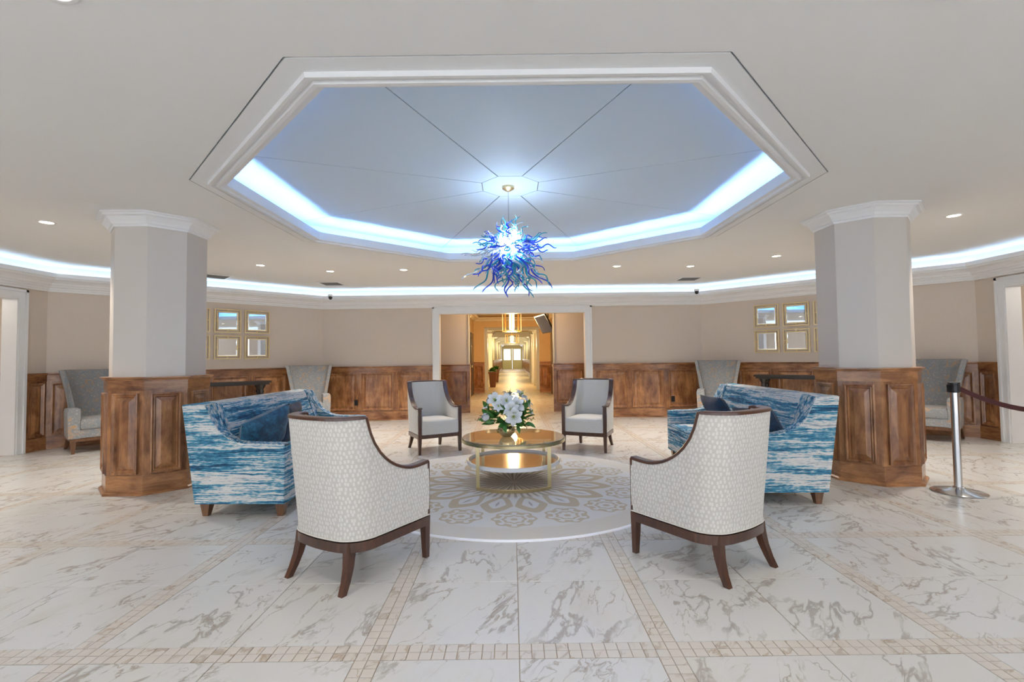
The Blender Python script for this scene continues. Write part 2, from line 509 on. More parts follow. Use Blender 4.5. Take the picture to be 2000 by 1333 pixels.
# ---- ceiling with octagonal opening
AO, AI = 2.56, 2.335
outer = [(12, YF - 0.2), (12, YB + 0.0), (-12, YB + 0.0), (-12, YF - 0.2)]
def ring_between(poly_out, poly_in, z0, z1):
    """slab between a rectangle (4 pts) and octagon (8 pts)"""
    b = B()
    (R, r0), (T, _) = (poly_out[1], poly_out[0]), (poly_out[2], 0)
    x1, y1 = 12, YB; x0, y0 = -12, YF - 0.2
    o8 = [(x1, poly_in[0][1]), (poly_in[1][0], y1), (poly_in[2][0], y1), (x0, poly_in[3][1]), (x0, poly_in[4][1]), (poly_in[5][0], y0), (poly_in[6][0], y0), (x1, poly_in[7][1])]
    corners = {0: (x1, y1), 2: (x0, y1), 4: (x0, y0), 6: (x1, y0)}
    for i in range(8):
        j = (i + 1) % 8
        q = [poly_in[i], o8[i]] + ([corners[i]] if i in corners else []) + [o8[j], poly_in[j]]
        b.prism(q, z0, z1)
    return b
oct_hole = offset_poly(TRAY_OUT, -0.010)
ceil = struct('ceiling', ring_between(outer, oct_hole, HC, HC + 0.03), 'ceiling')
# shadow gap backing behind the board
g = B(); sweep(g, offset_poly(TRAY_OUT, -0.05), [(0, HC + 0.03), (0.12, HC + 0.03), (0.12, HC + 0.04), (0, HC + 0.04)])
make('shadow_gap', g, 'groove', parent=ceil)
# octagonal surround board with stepped moulding and raised lip
o8 = TRAY_OUT
LIPZ = 2.885
prof = [(0, HC - 0.001), (0.110, HC - 0.002), (0.114, HC - 0.030), (0.134, HC - 0.030), (0.138, HC - 0.014), (0.165, HC - 0.014), (0.169, HC - 0.034), (0.195, HC - 0.034),
        (0.199, HC - 0.016), (0.24, HC - 0.012), (0.24, LIPZ), (0.222, LIPZ), (0.222, HC + 0.01), (0, HC + 0.01)]
tb = B(); sweep(tb, o8, prof); make('tray_moulding', tb, 'white', parent=ceil)
# trough and outer cove wall
tb = B(); sweep(tb, offset_poly(TRAY_OUT, -0.16), [(0, HC + 0.03), (0.36, HC + 0.012), (0.36, HC + 0.02), (0.02, HC + 0.045), (0.02, TRAYZ + 0.02), (0, TRAYZ + 0.02)])
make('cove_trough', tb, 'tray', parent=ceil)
tb = B(); sweep(tb, offset_poly(TRAY_OUT, 0.165), [(0, 2.826), (0.012, 2.826), (0.012, 2.838), (0, 2.838)])
make('tray_led_strip', tb, 'tray_led', parent=ceil)
# tray ceiling: octagonal hub panel and eight wedge panels parted by fine dark seams
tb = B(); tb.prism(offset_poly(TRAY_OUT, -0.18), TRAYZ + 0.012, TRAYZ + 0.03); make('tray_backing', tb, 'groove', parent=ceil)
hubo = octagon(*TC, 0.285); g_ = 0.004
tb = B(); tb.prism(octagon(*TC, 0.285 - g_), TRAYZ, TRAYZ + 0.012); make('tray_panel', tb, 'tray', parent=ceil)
big = offset_poly(TRAY_OUT, -0.15)
for i in range(8):
    j = (i + 1) % 8
    a, b_, c_, d_ = [Vector(p) for p in (hubo[i], big[i], big[j], hubo[j])]
    cen = (a + b_ + c_ + d_) / 4
    nrm = Vector(((a + d_) / 2) - Vector(TC)).normalized()
    tdir = (d_ - a).normalized()
    q = []
    for p, sgn in ((a, 1), (b_, 1), (c_, -1), (d_, -1)):
        q.append(tuple(p + tdir * sgn * g_ + (nrm * g_ if p in (a, d_) else nrm * 0)))
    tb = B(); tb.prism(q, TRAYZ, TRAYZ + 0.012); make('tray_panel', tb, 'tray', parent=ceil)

# ---- perimeter crown with cove light
cp = [(0, 2.405), (0.022, 2.405), (0.026, 2.43), (0.036, 2.435), (0.045, 2.46), (0.07, 2.475), (0.075, 2.495), (0.095, 2.50), (0.11, 2.53), (0.15, 2.56),
      (0.185, 2.575), (0.19, 2.60), (0.215, 2.605), (0.22, 2.665), (0.20, 2.667), (0.195, 2.59), (0, 2.585)]
tb = B(); sweep(tb, ROOM, cp)
crown = struct('trim_1', tb, 'white')
tb = B(); sweep(tb, ROOM, [(0.055, 2.606), (0.069, 2.606), (0.069, 2.618), (0.055, 2.618)])
make('cove_led_strip', tb, 'cove_led', parent=crown)

# ---- wainscot builder: works in a wall frame (x along, y towards the room)
def panel_mesh(w, h, kind='wide'):
    if kind == 'wide':
        rings = [(0, 0), (0, 0.022), (0.018, 0.024), (0.030, 0.012), (0.042, 0.004), (0.055, 0.004), (0.095, 0.016)]
    else:
        rings = [(0, 0), (0, 0.024), (0.012, 0.028), (0.026, 0.014), (0.034, 0.018), (0.045, 0.004), (0.085, 0.022), (0.088, 0.022)]
    mx = min(w, h) / 2 - 0.012
    rings = [(min(i, mx), d) for i, d in rings]
    b = B()
    b.loft([[(i, d, i), (w - i, d, i), (w - i, d, h - i), (i, d, h - i)] for i, d in rings], caps=False)
    n = len(rings) - 1
    b.f.append((n * 4, n * 4 + 1, n * 4 + 2, n * 4 + 3))
    return b
def wall_frame(p0, p1):
    p0, p1 = Vector(p0), Vector(p1)
    d = (p1 - p0).normalized()
    M = Matrix.Identity(4)
    nx = Vector((d.y, -d.x))
    M.col[0][:3] = (d.x, d.y, 0); M.col[1][:3] = (nx.x, nx.y, 0); M.col[2][:3] = (0, 0, 1); M.col[3][:3] = (p0.x, p0.y, 0)
    return M, (p1 - p0).length
def wainscot(parent, p0, p1, npan, kind='wide', stile=0.105, ends=0.06, split=True):
    """p0->p1 runs so that the room lies to the right-hand side"""
    M, L = wall_frame(p0, p1)
    b = B(M); b.box(0, L, 0, 0.02, 0, 1.12)
    ws = make('wainscot', b, 'wood', parent=parent)
    b = B(M); b.box(0, L, 0.02, 0.036, 0, 0.185); b.box(0, L, 0.036, 0.042, 0, 0.02); b.box(0, L, 0.02, 0.030, 1.03, 1.12)
    make('base_board', b, 'woodh', parent=ws)
    b = B(M); b.loft([[(x, y, z) for y, z in ((0, 1.12), (0.034, 1.12), (0.036, 1.13), (0.052, 1.14), (0.052, 1.155), (0, 1.155))] for x in (0, L)])
    make('chair_rail', b, 'woodh', parent=ws)
    w = (L - 2 * ends - (npan - 1) * stile) / npan
    for i in range(npan):
        b = panel_mesh(w, 0.80, kind)
        b.v = [tuple(M @ Matrix.Translation((ends + i * (w + stile), 0.02, 0.205)) @ Vector(p)) for p in b.v]
        make('panel', b, 'wood', parent=ws)
    return ws
def wall_part(b, p0, p1, z0, z1, t=0.16):
    M, L = wall_frame(p0, p1)
    b.add(B().box(0, L, -t, 0, z0, z1).v, B().box(0, L, -t, 0, z0, z1).f, M)
def casing(name, p0, p1, a0, a1, ztop, w=0.13, depth=0.2):
    """door casing in the wall frame p0->p1; opening from a0 to a1"""
    M, L = wall_frame(p0, p1)
    b = B(M)
    for s, x in ((-1, a0), (1, a1)):
        lo, hi = (x - w, x) if s < 0 else (x, x + w)
        b.box(lo, hi, 0, 0.022, 0, ztop + w)
        e = (lo, lo + 0.035) if s < 0 else (hi - 0.035, hi)
        b.box(e[0], e[1], 0.022, 0.040, 0, ztop + w)
        e = (hi - 0.03, hi - 0.012) if s < 0 else (lo + 0.012, lo + 0.03)
        b.box(e[0], e[1], 0.022, 0.030, 0, ztop + 0.02)
        j = (x, x + 0.015) if s < 0 else (x - 0.015, x)
        b.box(j[0], j[1], -depth, 0.022, 0, ztop)
    b.box(a0, a1, 0, 0.022, ztop, ztop + w)
    b.box(a0 - w, a1 + w, 0.022, 0.040, ztop + w - 0.035, ztop + w)
    b.box(a0, a1, 0.022, 0.030, ztop + 0.012, ztop + 0.03)
    b.box(a0, a1, -depth, 0.022, ztop - 0.015, ztop)
    return struct(name, b, 'white')

# back wall (room lies towards -Y: run from left to right gives room on the right-hand side)
OL, OR_, OT = -1.585, 1.60, 2.285
b = B(); wall_part(b, (-4.1, YB), (OL - 0.0, YB), 0, HC); wall_part(b, (OR_, YB), (4.1, YB), 0, HC); wall_part(b, (OL, YB), (OR_, YB), OT, HC)
wb = struct('wall_back', b, 'wall')
wainscot(wb, (-4.1, YB), (OL - 0.13, YB), 3); wainscot(wb, (OR_ + 0.13, YB), (4.1, YB), 3)
casing('door_1', (-4.1, YB), (4.1, YB), OL + 4.1, OR_ + 4.1, OT)
# back diagonals
for nm, p0, p1 in (('wall_back_left', (-XS, 7.28), (-4.1, YB)), ('wall_back_right', (4.1, YB), (XS, 7.28))):
    b = B(); wall_part(b, p0, p1, 0, HC)
    w_ = struct(nm, b, 'wall'); wainscot(w_, p0, p1, 6)
# sides with doorway from y=3.6 to 6.83
DY0, DY1 = 3.6, 6.83
b = B(); wall_part(b, (-XS, 0.5), (-XS, DY0), 0, HC); wall_part(b, (-XS, DY1), (-XS, 7.28), 0, HC); wall_part(b, (-XS, DY0), (-XS, DY1), 2.25, HC)
wl = struct('wall_left', b, 'wall'); wainscot(wl, (-XS, DY1 + 0.13), (-XS, 7.28), 1, 'narrow', ends=0.05); wainscot(wl, (-XS, 0.5), (-XS, DY0 - 0.13), 4)
casing('door_2', (-XS, 0.5), (-XS, 7.28), DY0 - 0.5, DY1 - 0.5, 2.25)
b = B(); wall_part(b, (XS, DY0), (XS, 0.5), 0, HC); wall_part(b, (XS, 7.28), (XS, DY1), 0, HC); wall_part(b, (XS, DY1), (XS, DY0), 2.25, HC)
wr = struct('wall_right', b, 'wall'); wainscot(wr, (XS, 7.28), (XS, DY1 + 0.13), 1, 'narrow', ends=0.05); wainscot(wr, (XS, DY0 - 0.13), (XS, 0.5), 4)
casing('door_3', (XS, 7.28), (XS, 0.5), 7.28 - DY1, 7.28 - DY0, 2.25)
# side rooms glimpsed through the doorways
for sgn, nm in ((-1, 'wall_side_room_left'), (1, 'wall_side_room_right')):
    b = B()
    x0, x1 = XS + 0.16, 10.8
    b.box(min(sgn * x0, sgn * x1), max(sgn * x0, sgn * x1), 8.2, 8.3, 0, HC)
    b.box(min(sgn * x1, sgn * (x1 + 0.1)), max(sgn * x1, sgn * (x1 + 0.1)), 2.8, 8.3, 0, HC)
    b.box(min(sgn * x0, sgn * x1), max(sgn * x0, sgn * x1), 2.8, 2.9, 0, HC)
    w_ = struct(nm, b, 'wall')
    if sgn < 0: wainscot(w_, (-x1, 8.2), (-x0, 8.2), 5)
    else: wainscot(w_, (x0, 8.2), (x1, 8.2), 5)
    light('POINT', 'side_room_lamp', (sgn * 9.0, 5.6, 2.4), 45, (1, 0.9, 0.78), shadow_soft_size=0.2)

# front of the lobby, behind the camera: glazed openings
def front_wall(nm, p0, p1, wins):
    M, L = wall_frame(p0, p1)
    b = B(); cur = 0
    for a, c in wins:
        wall_part_local(b, M, cur, a, 0, HC); wall_part_local(b, M, a, c, 2.42, HC); wall_part_local(b, M, a, c, 0, 0.18); cur = c
    wall_part_local(b, M, cur, L, 0, HC)
    return struct(nm, b, 'wall')
def wall_part_local(b, M, a, c, z0, z1):
    t = B().box(a, c, -0.16, 0, z0, z1); b.add(t.v, t.f, M)
front_wall('wall_front', (4.1, YF), (-4.1, YF), [(0.2, 2.5), (2.95, 5.25), (5.7, 8.0)])
front_wall('wall_front_left', (-4.1, YF), (-XS, 0.5), [(0.75, 3.5)])
front_wall('wall_front_right', (XS, 0.5), (4.1, YF), [(0.75, 3.5)])
glass = N('window_glass').set(Base_Color=(0.9, 0.95, 1.0), Roughness=0.02, Transmission_Weight=1.0, IOR=1.45)
MAT['glass'] = glass
wi = 1
for p0, p1, wins in (((4.1, YF), (-4.1, YF), [(0.2, 2.5), (2.95, 5.25), (5.7, 8.0)]), ((-4.1, YF), (-XS, 0.5), [(0.75, 3.5)]), ((XS, 0.5), (4.1, YF), [(0.75, 3.5)])):
    M, L = wall_frame(p0, p1)
    for a, c in wins:
        b = B(M)
        for x in (a, (a + c) / 2 - 0.03, c - 0.06): b.box(x, x + 0.06, -0.12, 0.02, 0.18, 2.42)
        for z in (0.18, 2.0, 2.36): b.box(a, c, -0.115, 0.015, z, z + 0.06)
        w_ = struct('window_%d' % wi, b, 'white'); wi += 1
        b = B(M); b.box(a + 0.06, c - 0.06, -0.125, -0.12, 0.24, 2.36); make('pane', b, 'glass', parent=w_)

# ---- octagonal pillars
PX, PY = 3.81, 5.14
def pillar(cx, cy, label):
    t = thing('octagonal_pillar', label, 'pillar', (cx, cy, 0), group=None)
    b = B(); b.prism(octagon(0, 0, 0.40), 1.13, HC); make('shaft', b, 'pillar', parent=t)
    b = B(); b.prism(octagon(0, 0, 0.432), 0, 1.12); ws = make('wainscot', b, 'wood', parent=t)
    cw = list(reversed(octagon(0, 0, 0.432)))   # clockwise: left normal points outwards
    b = B(); sweep(b, cw, [(0, 1.12), (0.022, 1.12), (0.024, 1.135), (0.04, 1.142), (0.04, 1.155), (-0.04, 1.155), (-0.04, 1.12)]); make('chair_rail', b, 'woodh', parent=t)
    b = B(); sweep(b, cw, [(-0.01, 0), (0.034, 0), (0.034, 0.02), (0.018, 0.032), (0.008, 0.035), (0.008, 0.19), (-0.01, 0.19)]); make('base_board', b, 'woodh', parent=t)
    b = B(); sweep(b, cw, [(-0.01, 1.02), (0.006, 1.02), (0.006, 1.12), (-0.01, 1.12)]); make('top_rail', b, 'woodh', parent=t)
    cw2 = list(reversed(octagon(0, 0, 0.40)))
    b = B(); sweep(b, cw2, [(-0.01, HC - 0.135), (0.012, HC - 0.135), (0.016, HC - 0.115), (0.03, HC - 0.11), (0.04, HC - 0.085), (0.075, HC - 0.045), (0.10, HC - 0.035), (0.105, HC - 0.02), (0.125, HC - 0.015), (0.125, HC - 0.001), (-0.01, HC - 0.001)])
    make('crown_moulding', b, 'white', parent=t)
    side = 2 * 0.432 * math.tan(PI / 8); w = side - 0.10
    src = None
    for i in range(8):
        a = i * PI / 4                      # face normal direction
        nx, ny = math.cos(a), math.sin(a)
        loc = (nx * 0.432 - ny * w / 2, ny * 0.432 + nx * w / 2, 0.205)
        if src is None:
            src = make('panel', panel_mesh(w, 0.79, 'narrow'), 'wood', parent=ws, loc=loc, rz=a - PI / 2)
        else:
            inst(src, ws, loc, (0, 0, a - PI / 2))
    return t
pillar(-PX, PY, 'octagonal pillar with wood-panelled base, left of the table')
pillar(PX, PY, 'octagonal pillar with wood-panelled base beside the rope barrier')

# ================================================================== CORRIDOR
b = B()
b.box(-2.5, OL - 0.16, YB + 0.16, YB + 0.18, 0, 2.75); b.box(OR_ + 0.16, 2.5, YB + 0.16, YB + 0.18, 0, 2.75)
b.box(-2.6, -2.5, YB + 0.1, 11.5, 0, 2.75); b.box(2.5, 2.6, YB + 0.1, 11.5, 0, 2.75)
struct('wall_vestibule', b, 'wall')
b = B(); wall_part(b, (-2.5, 11.5), (-1.02, 11.5), 0, 2.75, 0.12); wall_part(b, (0.985, 11.5), (2.5, 11.5), 0, 2.75, 0.12); wall_part(b, (-1.02, 11.5), (0.985, 11.5), 2.66, 2.75, 0.12)
wv_ = struct('wall_corridor_entry', b, 'wall')
wainscot(wv_, (-2.5, 11.5), (-1.02, 11.5), 2); wainscot(wv_, (0.985, 11.5), (2.5, 11.5), 2)
b = B()
for x in (-1.055, 0.985): b.box(x, x + 0.035, 11.47, 11.63, 1.16, 2.66)
struct('trim_2', b, 'cream')
MAT['hallwall'] = plain('hall_wall_ochre', (0.60, 0.40, 0.19), 0.6)
MAT['hallceil'] = plain('hall_ceiling_cream', (0.78, 0.66, 0.46), 0.7)
b = B(); b.box(-1.56, -1.45, 11.62, 18.0, 0, 2.95); wcl = struct('wall_corridor_left', b, 'hallwall')
b = B(); b.box(1.45, 1.56, 11.62, 18.0, 0, 2.95); wcr = struct('wall_corridor_right', b, 'hallwall')
b = B(); b.box(-1.5, -1.05, 18.0, 18.15, 0, 2.95); b.box(1.03, 1.5, 18.0, 18.15, 0, 2.95); b.box(-1.05, 1.03, 18.0, 18.15, 2.47, 2.95)
wc = struct('wall_corridor_end', b, 'hallwall')
wainscot(wc, (-1.45, 18.0), (-1.05, 18.0), 1, 'narrow', ends=0.06); wainscot(wc, (1.03, 18.0), (1.45, 18.0), 1, 'narrow', ends=0.06)
wainscot(wcl, (-1.45, 11.7), (-1.45, 16.3), 6); wainscot(wcr, (1.45, 16.3), (1.45, 11.7), 6)
b = B(); b.box(-2.7, 2.7, YB + 0.01, 11.62, 2.75, 2.80); b.box(-1.6, 1.6, 11.62, 18.15, 2.93, 2.98)
cc_ = struct('ceiling_corridor', b, 'hallceil')
b = B(); sweep(b, [(-1.45, 11.62), (1.45, 11.62), (1.45, 18.0), (-1.45, 18.0)], [(0, 2.70), (0.05, 2.70), (0.09, 2.76), (0.2, 2.79), (0.22, 2.83), (0, 2.83)]); struct('trim_3', b, 'cream')
for s, nm in ((-1, 'door_4'), (1, 'door_5')):
    b = B(); b.box(min(s * 1.45, s * 1.41), max(s * 1.45, s * 1.41), 16.45, 17.45, 0, 2.2); d_ = struct(nm, b, 'door')
    b = B(); b.box(min(s * 1.41, s * 1.37), max(s * 1.41, s * 1.37), 16.55, 16.58, 0.98, 1.06); make('door_handle', b, 'brass', parent=d_)
# long rear hall
MAT['hall2'] = plain('far_hall_wall', (0.52, 0.44, 0.28), 0.6)
b = B(); b.box(-1.30, -1.20, 18.15, 56.0, 0, 2.8); whl = struct('wall_far_hall_left', b, 'hall2')
b = B(); b.box(1.20, 1.30, 18.15, 56.0, 0, 2.8); whr = struct('wall_far_hall_right', b, 'hall2')
wainscot(whl, (-1.20, 30.0), (-1.20, 55.0), 24); wainscot(whr, (1.20, 55.0), (1.20, 27.5), 26)
b = B(); b.box(-1.4, 1.4, 18.15, 56.1, 2.78, 2.83); struct('ceiling_far_hall', b, 'hallceil')
k = 4
for y in (20.6, 27.0, 34.0, 42.0):
    b = B(); b.box(-1.2, 1.2, y, y + 0.3, 2.50, 2.78); struct('trim_%d' % k, b, 'white'); k += 1
b = B()
for s in (-1, 1):
    for y in (18.15,): b.loft([[(s * 1.2, yy, 2.60), (s * 1.05, yy, 2.64), (s * 0.95, yy, 2.72), (s * 0.9, yy, 2.78), (s * 1.2, yy, 2.78)] for yy in (18.15, 56)])
struct('trim_8', b, 'white')
src = None
PIL = [(-1, 19.3, 'white pilaster on the left of the far hall, in front of the potted plants'), (-1, 23.5, 'white pilaster on the left of the far hall, between the potted plants'),
       (1, 19.3, 'nearest white pilaster on the right of the far hall'), (1, 22.0, 'second white pilaster on the right of the far hall'),
       (1, 24.5, 'third white pilaster on the right of the far hall'), (1, 27.2, 'farthest white pilaster on the right of the far hall')]
for s, y, plab in PIL:
    x = s * 1.08
    b = B(); b.box(-0.09, 0.09, -0.14, 0.14, 0.22, 2.42); b.box(-0.11, 0.11, -0.16, 0.16, 0, 0.22); b.box(-0.115, 0.115, -0.17, 0.17, 2.42, 2.50)
    if src is None:
        t = tag(make('pilaster', b, 'white', loc=(x, y, 0)), plab, 'pilaster', 'white pilasters of the far hall'); src = t
    else:
        inst(src, None, (x, y, 0))['label'] = plab
# end wall and glazed doors
b = B(); b.box(-1.3, 1.3, 56.0, 56.1, 2.4, 2.83); b.box(-1.3, -1.1, 56.0, 56.1, 0, 2.4); b.box(1.1, 1.3, 56.0, 56.1, 0, 2.4); struct('wall_far_end', b, 'hall2')
MAT['fardoor'] = plain('far_door_paint', (0.78, 0.74, 0.46), 0.5)
MAT['daylit'] = emit('daylit_glass', (0.85, 0.93, 1.0), 3.0)
for s, nm in ((-1, 'door_6'), (1, 'door_7')):
    b = B(); x0, x1 = sorted((s * 0.02, s * 1.1)); b.box(x0, x1, 56.0, 56.05, 0, 1.05); b.box(x0, x1, 56.0, 56.05, 2.33, 2.4)
    a0, a1 = sorted((s * 0.20, s * 0.98)); b.box(x0, a0, 56.0, 56.05, 1.05, 2.33); b.box(a1, x1, 56.0, 56.05, 1.05, 2.33)
    d_ = struct(nm, b, 'fardoor')
    tops = [(a0, 1.05), (a1, 1.05)] + [(a1 + (a0 - a1) * t_, 2.14 + 0.19 * (1 - abs(((a1 + (a0 - a1) * t_)) * s - 0.20) / 0.78) ** 0.7) for t_ in [i / 8 for i in range(9)]]
    b = B(); b.loft([[(x, 56.03, z) for x, z in tops], [(x, 56.04, z) for x, z in tops]]); make('pane', b, 'daylit', parent=d_)

# lanterns
MAT['crystal'] = emit('lit_crystal', (1.0, 0.84, 0.5), 1.3)
def lantern(y, w, z0, z1, label, power, ztop, nb=8):
    t = thing('ceiling_lantern', label, 'lamp', (0, y, z0))
    r = w / 2
    b = B()
    for zz in (0.0, z1 - z0):
        b = B(); b.lathe([(r, zz), (r + 0.008, zz), (r + 0.008, zz + 0.02), (r, zz + 0.02), (r, zz)], 24, caps=False); make('ring_frame', b, 'brass', parent=t)
    b = B()
    for a in (0, PI / 2): b.box(-r, r, -0.006, 0.006, 0.0, 0.012, Matrix.Rotation(a + 0.4, 4, 'Z'))
    make('cross_bar', b, 'brass', parent=t)
    for i in range(nb):
        a = 2 * PI * i / nb
        b = B(); b.box(-0.013, 0.013, -0.013, 0.013, 0, z1 - z0); make('bar', b, 'brass', parent=t, loc=(r * math.cos(a), r * math.sin(a), 0), rz=a)
    b = B(); b.lathe([(0.02, 0.05), (0.07, 0.06), (0.085, 0.15), (0.08, z1 - z0 - 0.06), (0.03, z1 - z0 - 0.04)], 12); make('crystal_shade', b, 'crystal', parent=t, smooth=True)
    b = B(); b.lathe([(0.01, 0.0), (0.01, ztop - z0)], 8); b.lathe([(0.06, ztop - z0 - 0.03), (0.07, ztop - z0)], 12); make('stem', b, 'brass', parent=t)
    light('POINT', 'lantern_light', (0, 0, -0.05), power * HALL, (1.0, 0.72, 0.36), parent=t, shadow_soft_size=0.12)
lantern(14.5, 0.56, 2.10, 2.78, 'nearest gold cage lantern hanging in the corridor beyond the doorway', 85, 2.93)
lantern(22.2, 0.62, 2.00, 2.38, 'lit crystal drum lamp in the far hall behind the gold cage lantern', 60, 2.78)
for y in (31, 39, 47, 53.5):  # farthest light has no fixture, added to brighten the end doors
    light('POINT', 'hall_light', (0, y, 2.3), (50 if y < 50 else 14) * HALL, (1.0, 0.88, 0.52), shadow_soft_size=0.2)
light('POINT', 'vestibule_light', (0, 10.95, 2.6), 22 * HALL, (1.0, 0.75, 0.45), shadow_soft_size=0.15)

# monitor on the corridor wall
t = thing('monitor', 'flat black television hung high on the right side of the corridor', 'television', (0.88, 13.0, 2.22), math.radians(15))
Mt = Matrix.Rotation(math.radians(-28), 4, 'Y')
b = B(); b.box(-0.02, 0.03, -0.45, 0.45, -0.27, 0.27, Mt); make('housing', b, 'black', parent=t)
MAT['screen'] = plain('grey_blue_screen', (0.09, 0.10, 0.17), 0.85, Specular_IOR_Level=0.04)
b = B(); b.box(-0.024, -0.0205, -0.42, 0.42, -0.24, 0.24, Mt); make('screen', b, 'screen', parent=t)
b = B(); b.tube([(0.02, 0, 0), (0.10, 0, 0.08), (0.12, 0, 0.2), (0.12, 0, 0.70)], 0.016, 8); b.box(0.05, 0.19, -0.07, 0.07, 0.69, 0.70); make('bracket', b, 'black', parent=t)

# planters in the far hall
def planter(x, y, label):
    t = thing('potted_plant', label, 'plant', (x, y, 0), group=None)
    b = B(); b.loft([[(sx * w, sy * w, z) for sx, sy in ((-1, -1), (1, -1), (1, 1), (-1, 1))] for w, z in ((0.12, 0), (0.17, 0.62), (0.19, 0.62), (0.19, 0.68))]); make('pot', b, 'bark', parent=t)
    rs = random.Random(int(y * 10)); b = B()
    for i in range(70):
        a = rs.random() * 6.28; el = rs.uniform(0.2, 1.4); L = rs.uniform(0.16, 0.28)
        d = Vector((math.cos(a) * math.cos(el), math.sin(a) * math.cos(el), math.sin(el))); s_ = Vector((-math.sin(a), math.cos(a), 0))
        p = Vector((0, 0, 0.66)) + d * L * 0.4; q = Vector((0, 0, 0.66)) + d * L
        m = (p + q) / 2 + Vector((0, 0, 0.03)); 
        b.add([p, m + s_ * 0.05, q, m - s_ * 0.05], [(0, 1, 2, 3)])
    make('foliage', b, 'leaf', parent=t)
planter(-0.88, 21.3, 'dark leafy plant in a brown pot, nearer one in the far hall')
planter(-0.88, 25.6, 'dark leafy plant in a brown pot, farther one in the far hall')

# ================================================================== CEILING FITTINGS
LP = [(-4.92, 5.0, 'recessed downlight in the ceiling left of the left pillar'), (-3.92, 7.4, 'recessed downlight nearest the right side of the left pillar'),
      (-3.05, 7.98, 'recessed downlight beside the left ceiling vent'), (-1.8, 7.93, 'recessed downlight in the back ceiling nearest the glass chandelier on its left'),
      (1.75, 7.84, 'recessed downlight in the back ceiling nearest the glass chandelier on its right'), (3.0, 7.92, 'recessed downlight just before the right ceiling vent'),
      (4.03, 7.18, 'recessed downlight near the left side of the right pillar'), (4.85, 5.16, 'recessed downlight in the ceiling right of the right pillar'),
      (0.03, 1.86, 'recessed downlight cut off by the top edge at the middle'), (-1.82, 1.85, 'recessed downlight cut off by the top edge at the left'),
      (1.85, 1.90, 'recessed downlight just above the frame on the right'), (-4.5, 2.9, 'recessed downlight left of the frame'), (4.5, 2.9, 'recessed downlight right of the frame')]
dl0 = None
for i, (x, y, lab) in enumerate(LP):
    if dl0 is None:
        dl0 = thing('downlight', lab, 'ceiling light', (x, y, HC), group='recessed downlights')
        b = B(); b.lathe([(0.058, 0.0), (0.082, 0.0), (0.08, -0.006), (0.062, -0.008), (0.058, -0.004)], 24, caps=False); make('trim_ring', b, 'white', parent=dl0)
        b = B(); b.lathe([(0.0005, -0.003), (0.058, -0.003), (0.058, -0.001), (0.0005, -0.001)], 24, caps=False); make('lens', b, 'lamp_face', parent=dl0)
    else:
        copy_thing(dl0, lab, (x, y, HC), 0)
    light('SPOT', 'downlight_beam', (x, y, HC - 0.02), SPOT * (0.3 if y < 3.5 else 1.0), (1.0, 0.91, 0.79), spot_size=math.radians(114), spot_blend=0.45, shadow_soft_size=0.05)

def vent(x, y, rz, lab):
    t = thing('ceiling_vent', lab, 'air vent', (x, y, HC), rz, group=None)
    b = B(); sweep(b, [(-0.22, -0.22), (0.22, -0.22), (0.22, 0.22), (-0.22, 0.22)], [(0, 0.0), (0, -0.008), (0.04, -0.012), (0.045, 0.0)]); make('frame', b, 'white', parent=t)
    b = B(); b.box(-0.18, 0.18, -0.18, 0.18, -0.003, -0.001); make('backing', b, 'black', parent=t)
    sb = B(); sb.box(-0.176, 0.176, -0.008, 0.008, -0.010, -0.003, Matrix.Rotation(0.3, 4, 'X')); s0 = None
    for i in range(12):
        yy = -0.165 + i * 0.03
        if s0 is None: s0 = make('slat', sb, 'grille', parent=t, loc=(0, yy, 0))
        else: inst(s0, t, (0, yy, 0))
vent(-3.52, 9.28, 0.0, 'square grey ceiling vent at the back left corner by the camera')
vent(3.45, 9.22, 0.0, 'square grey ceiling vent at the back right corner by the camera')
vent(-5.2, 8.33, 0.78, 'grey ceiling vent above the wall mirrors, beside the left pillar')

def cctv(x, y, z, lab):
    t = thing('security_camera', lab, 'camera', (x, y, z), 0)
    b = B(); b.lathe([(0.045, 0.03), (0.05, 0.05), (0.05, 0.07), (0.03, 0.075)], 16); make('mount', b, 'white', parent=t)
    b = B(); b.lathe([(0.002, -0.035), (0.02, -0.03), (0.034, -0.015), (0.04, 0.005), (0.036, 0.03), (0.02, 0.04)], 16); make('dome', b, 'black', parent=t, smooth=True)
cctv(-3.79, 9.93, 2.60, 'small black dome camera on the crown moulding at the back left corner')
cctv(3.88, 9.93, 2.62, 'small black dome camera on the crown moulding at the back right corner')
MAT['outlet'] = MAT['black']
for x, lab in ((-3.36, 'black power outlet low on the wood panelling, back left'), (3.44, 'black power outlet low on the wood panelling, back right')):
    b = B(); b.box(-0.036, 0.036, -0.012, 0.0, -0.06, 0.06); b.box(-0.018, 0.018, -0.015, -0.012, 0.01, 0.035); b.box(-0.018, 0.018, -0.015, -0.012, -0.035, -0.01)
    tag(make('power_outlet', b, 'black', loc=(x, YB - 0.042, 0.38)), lab, 'outlet')

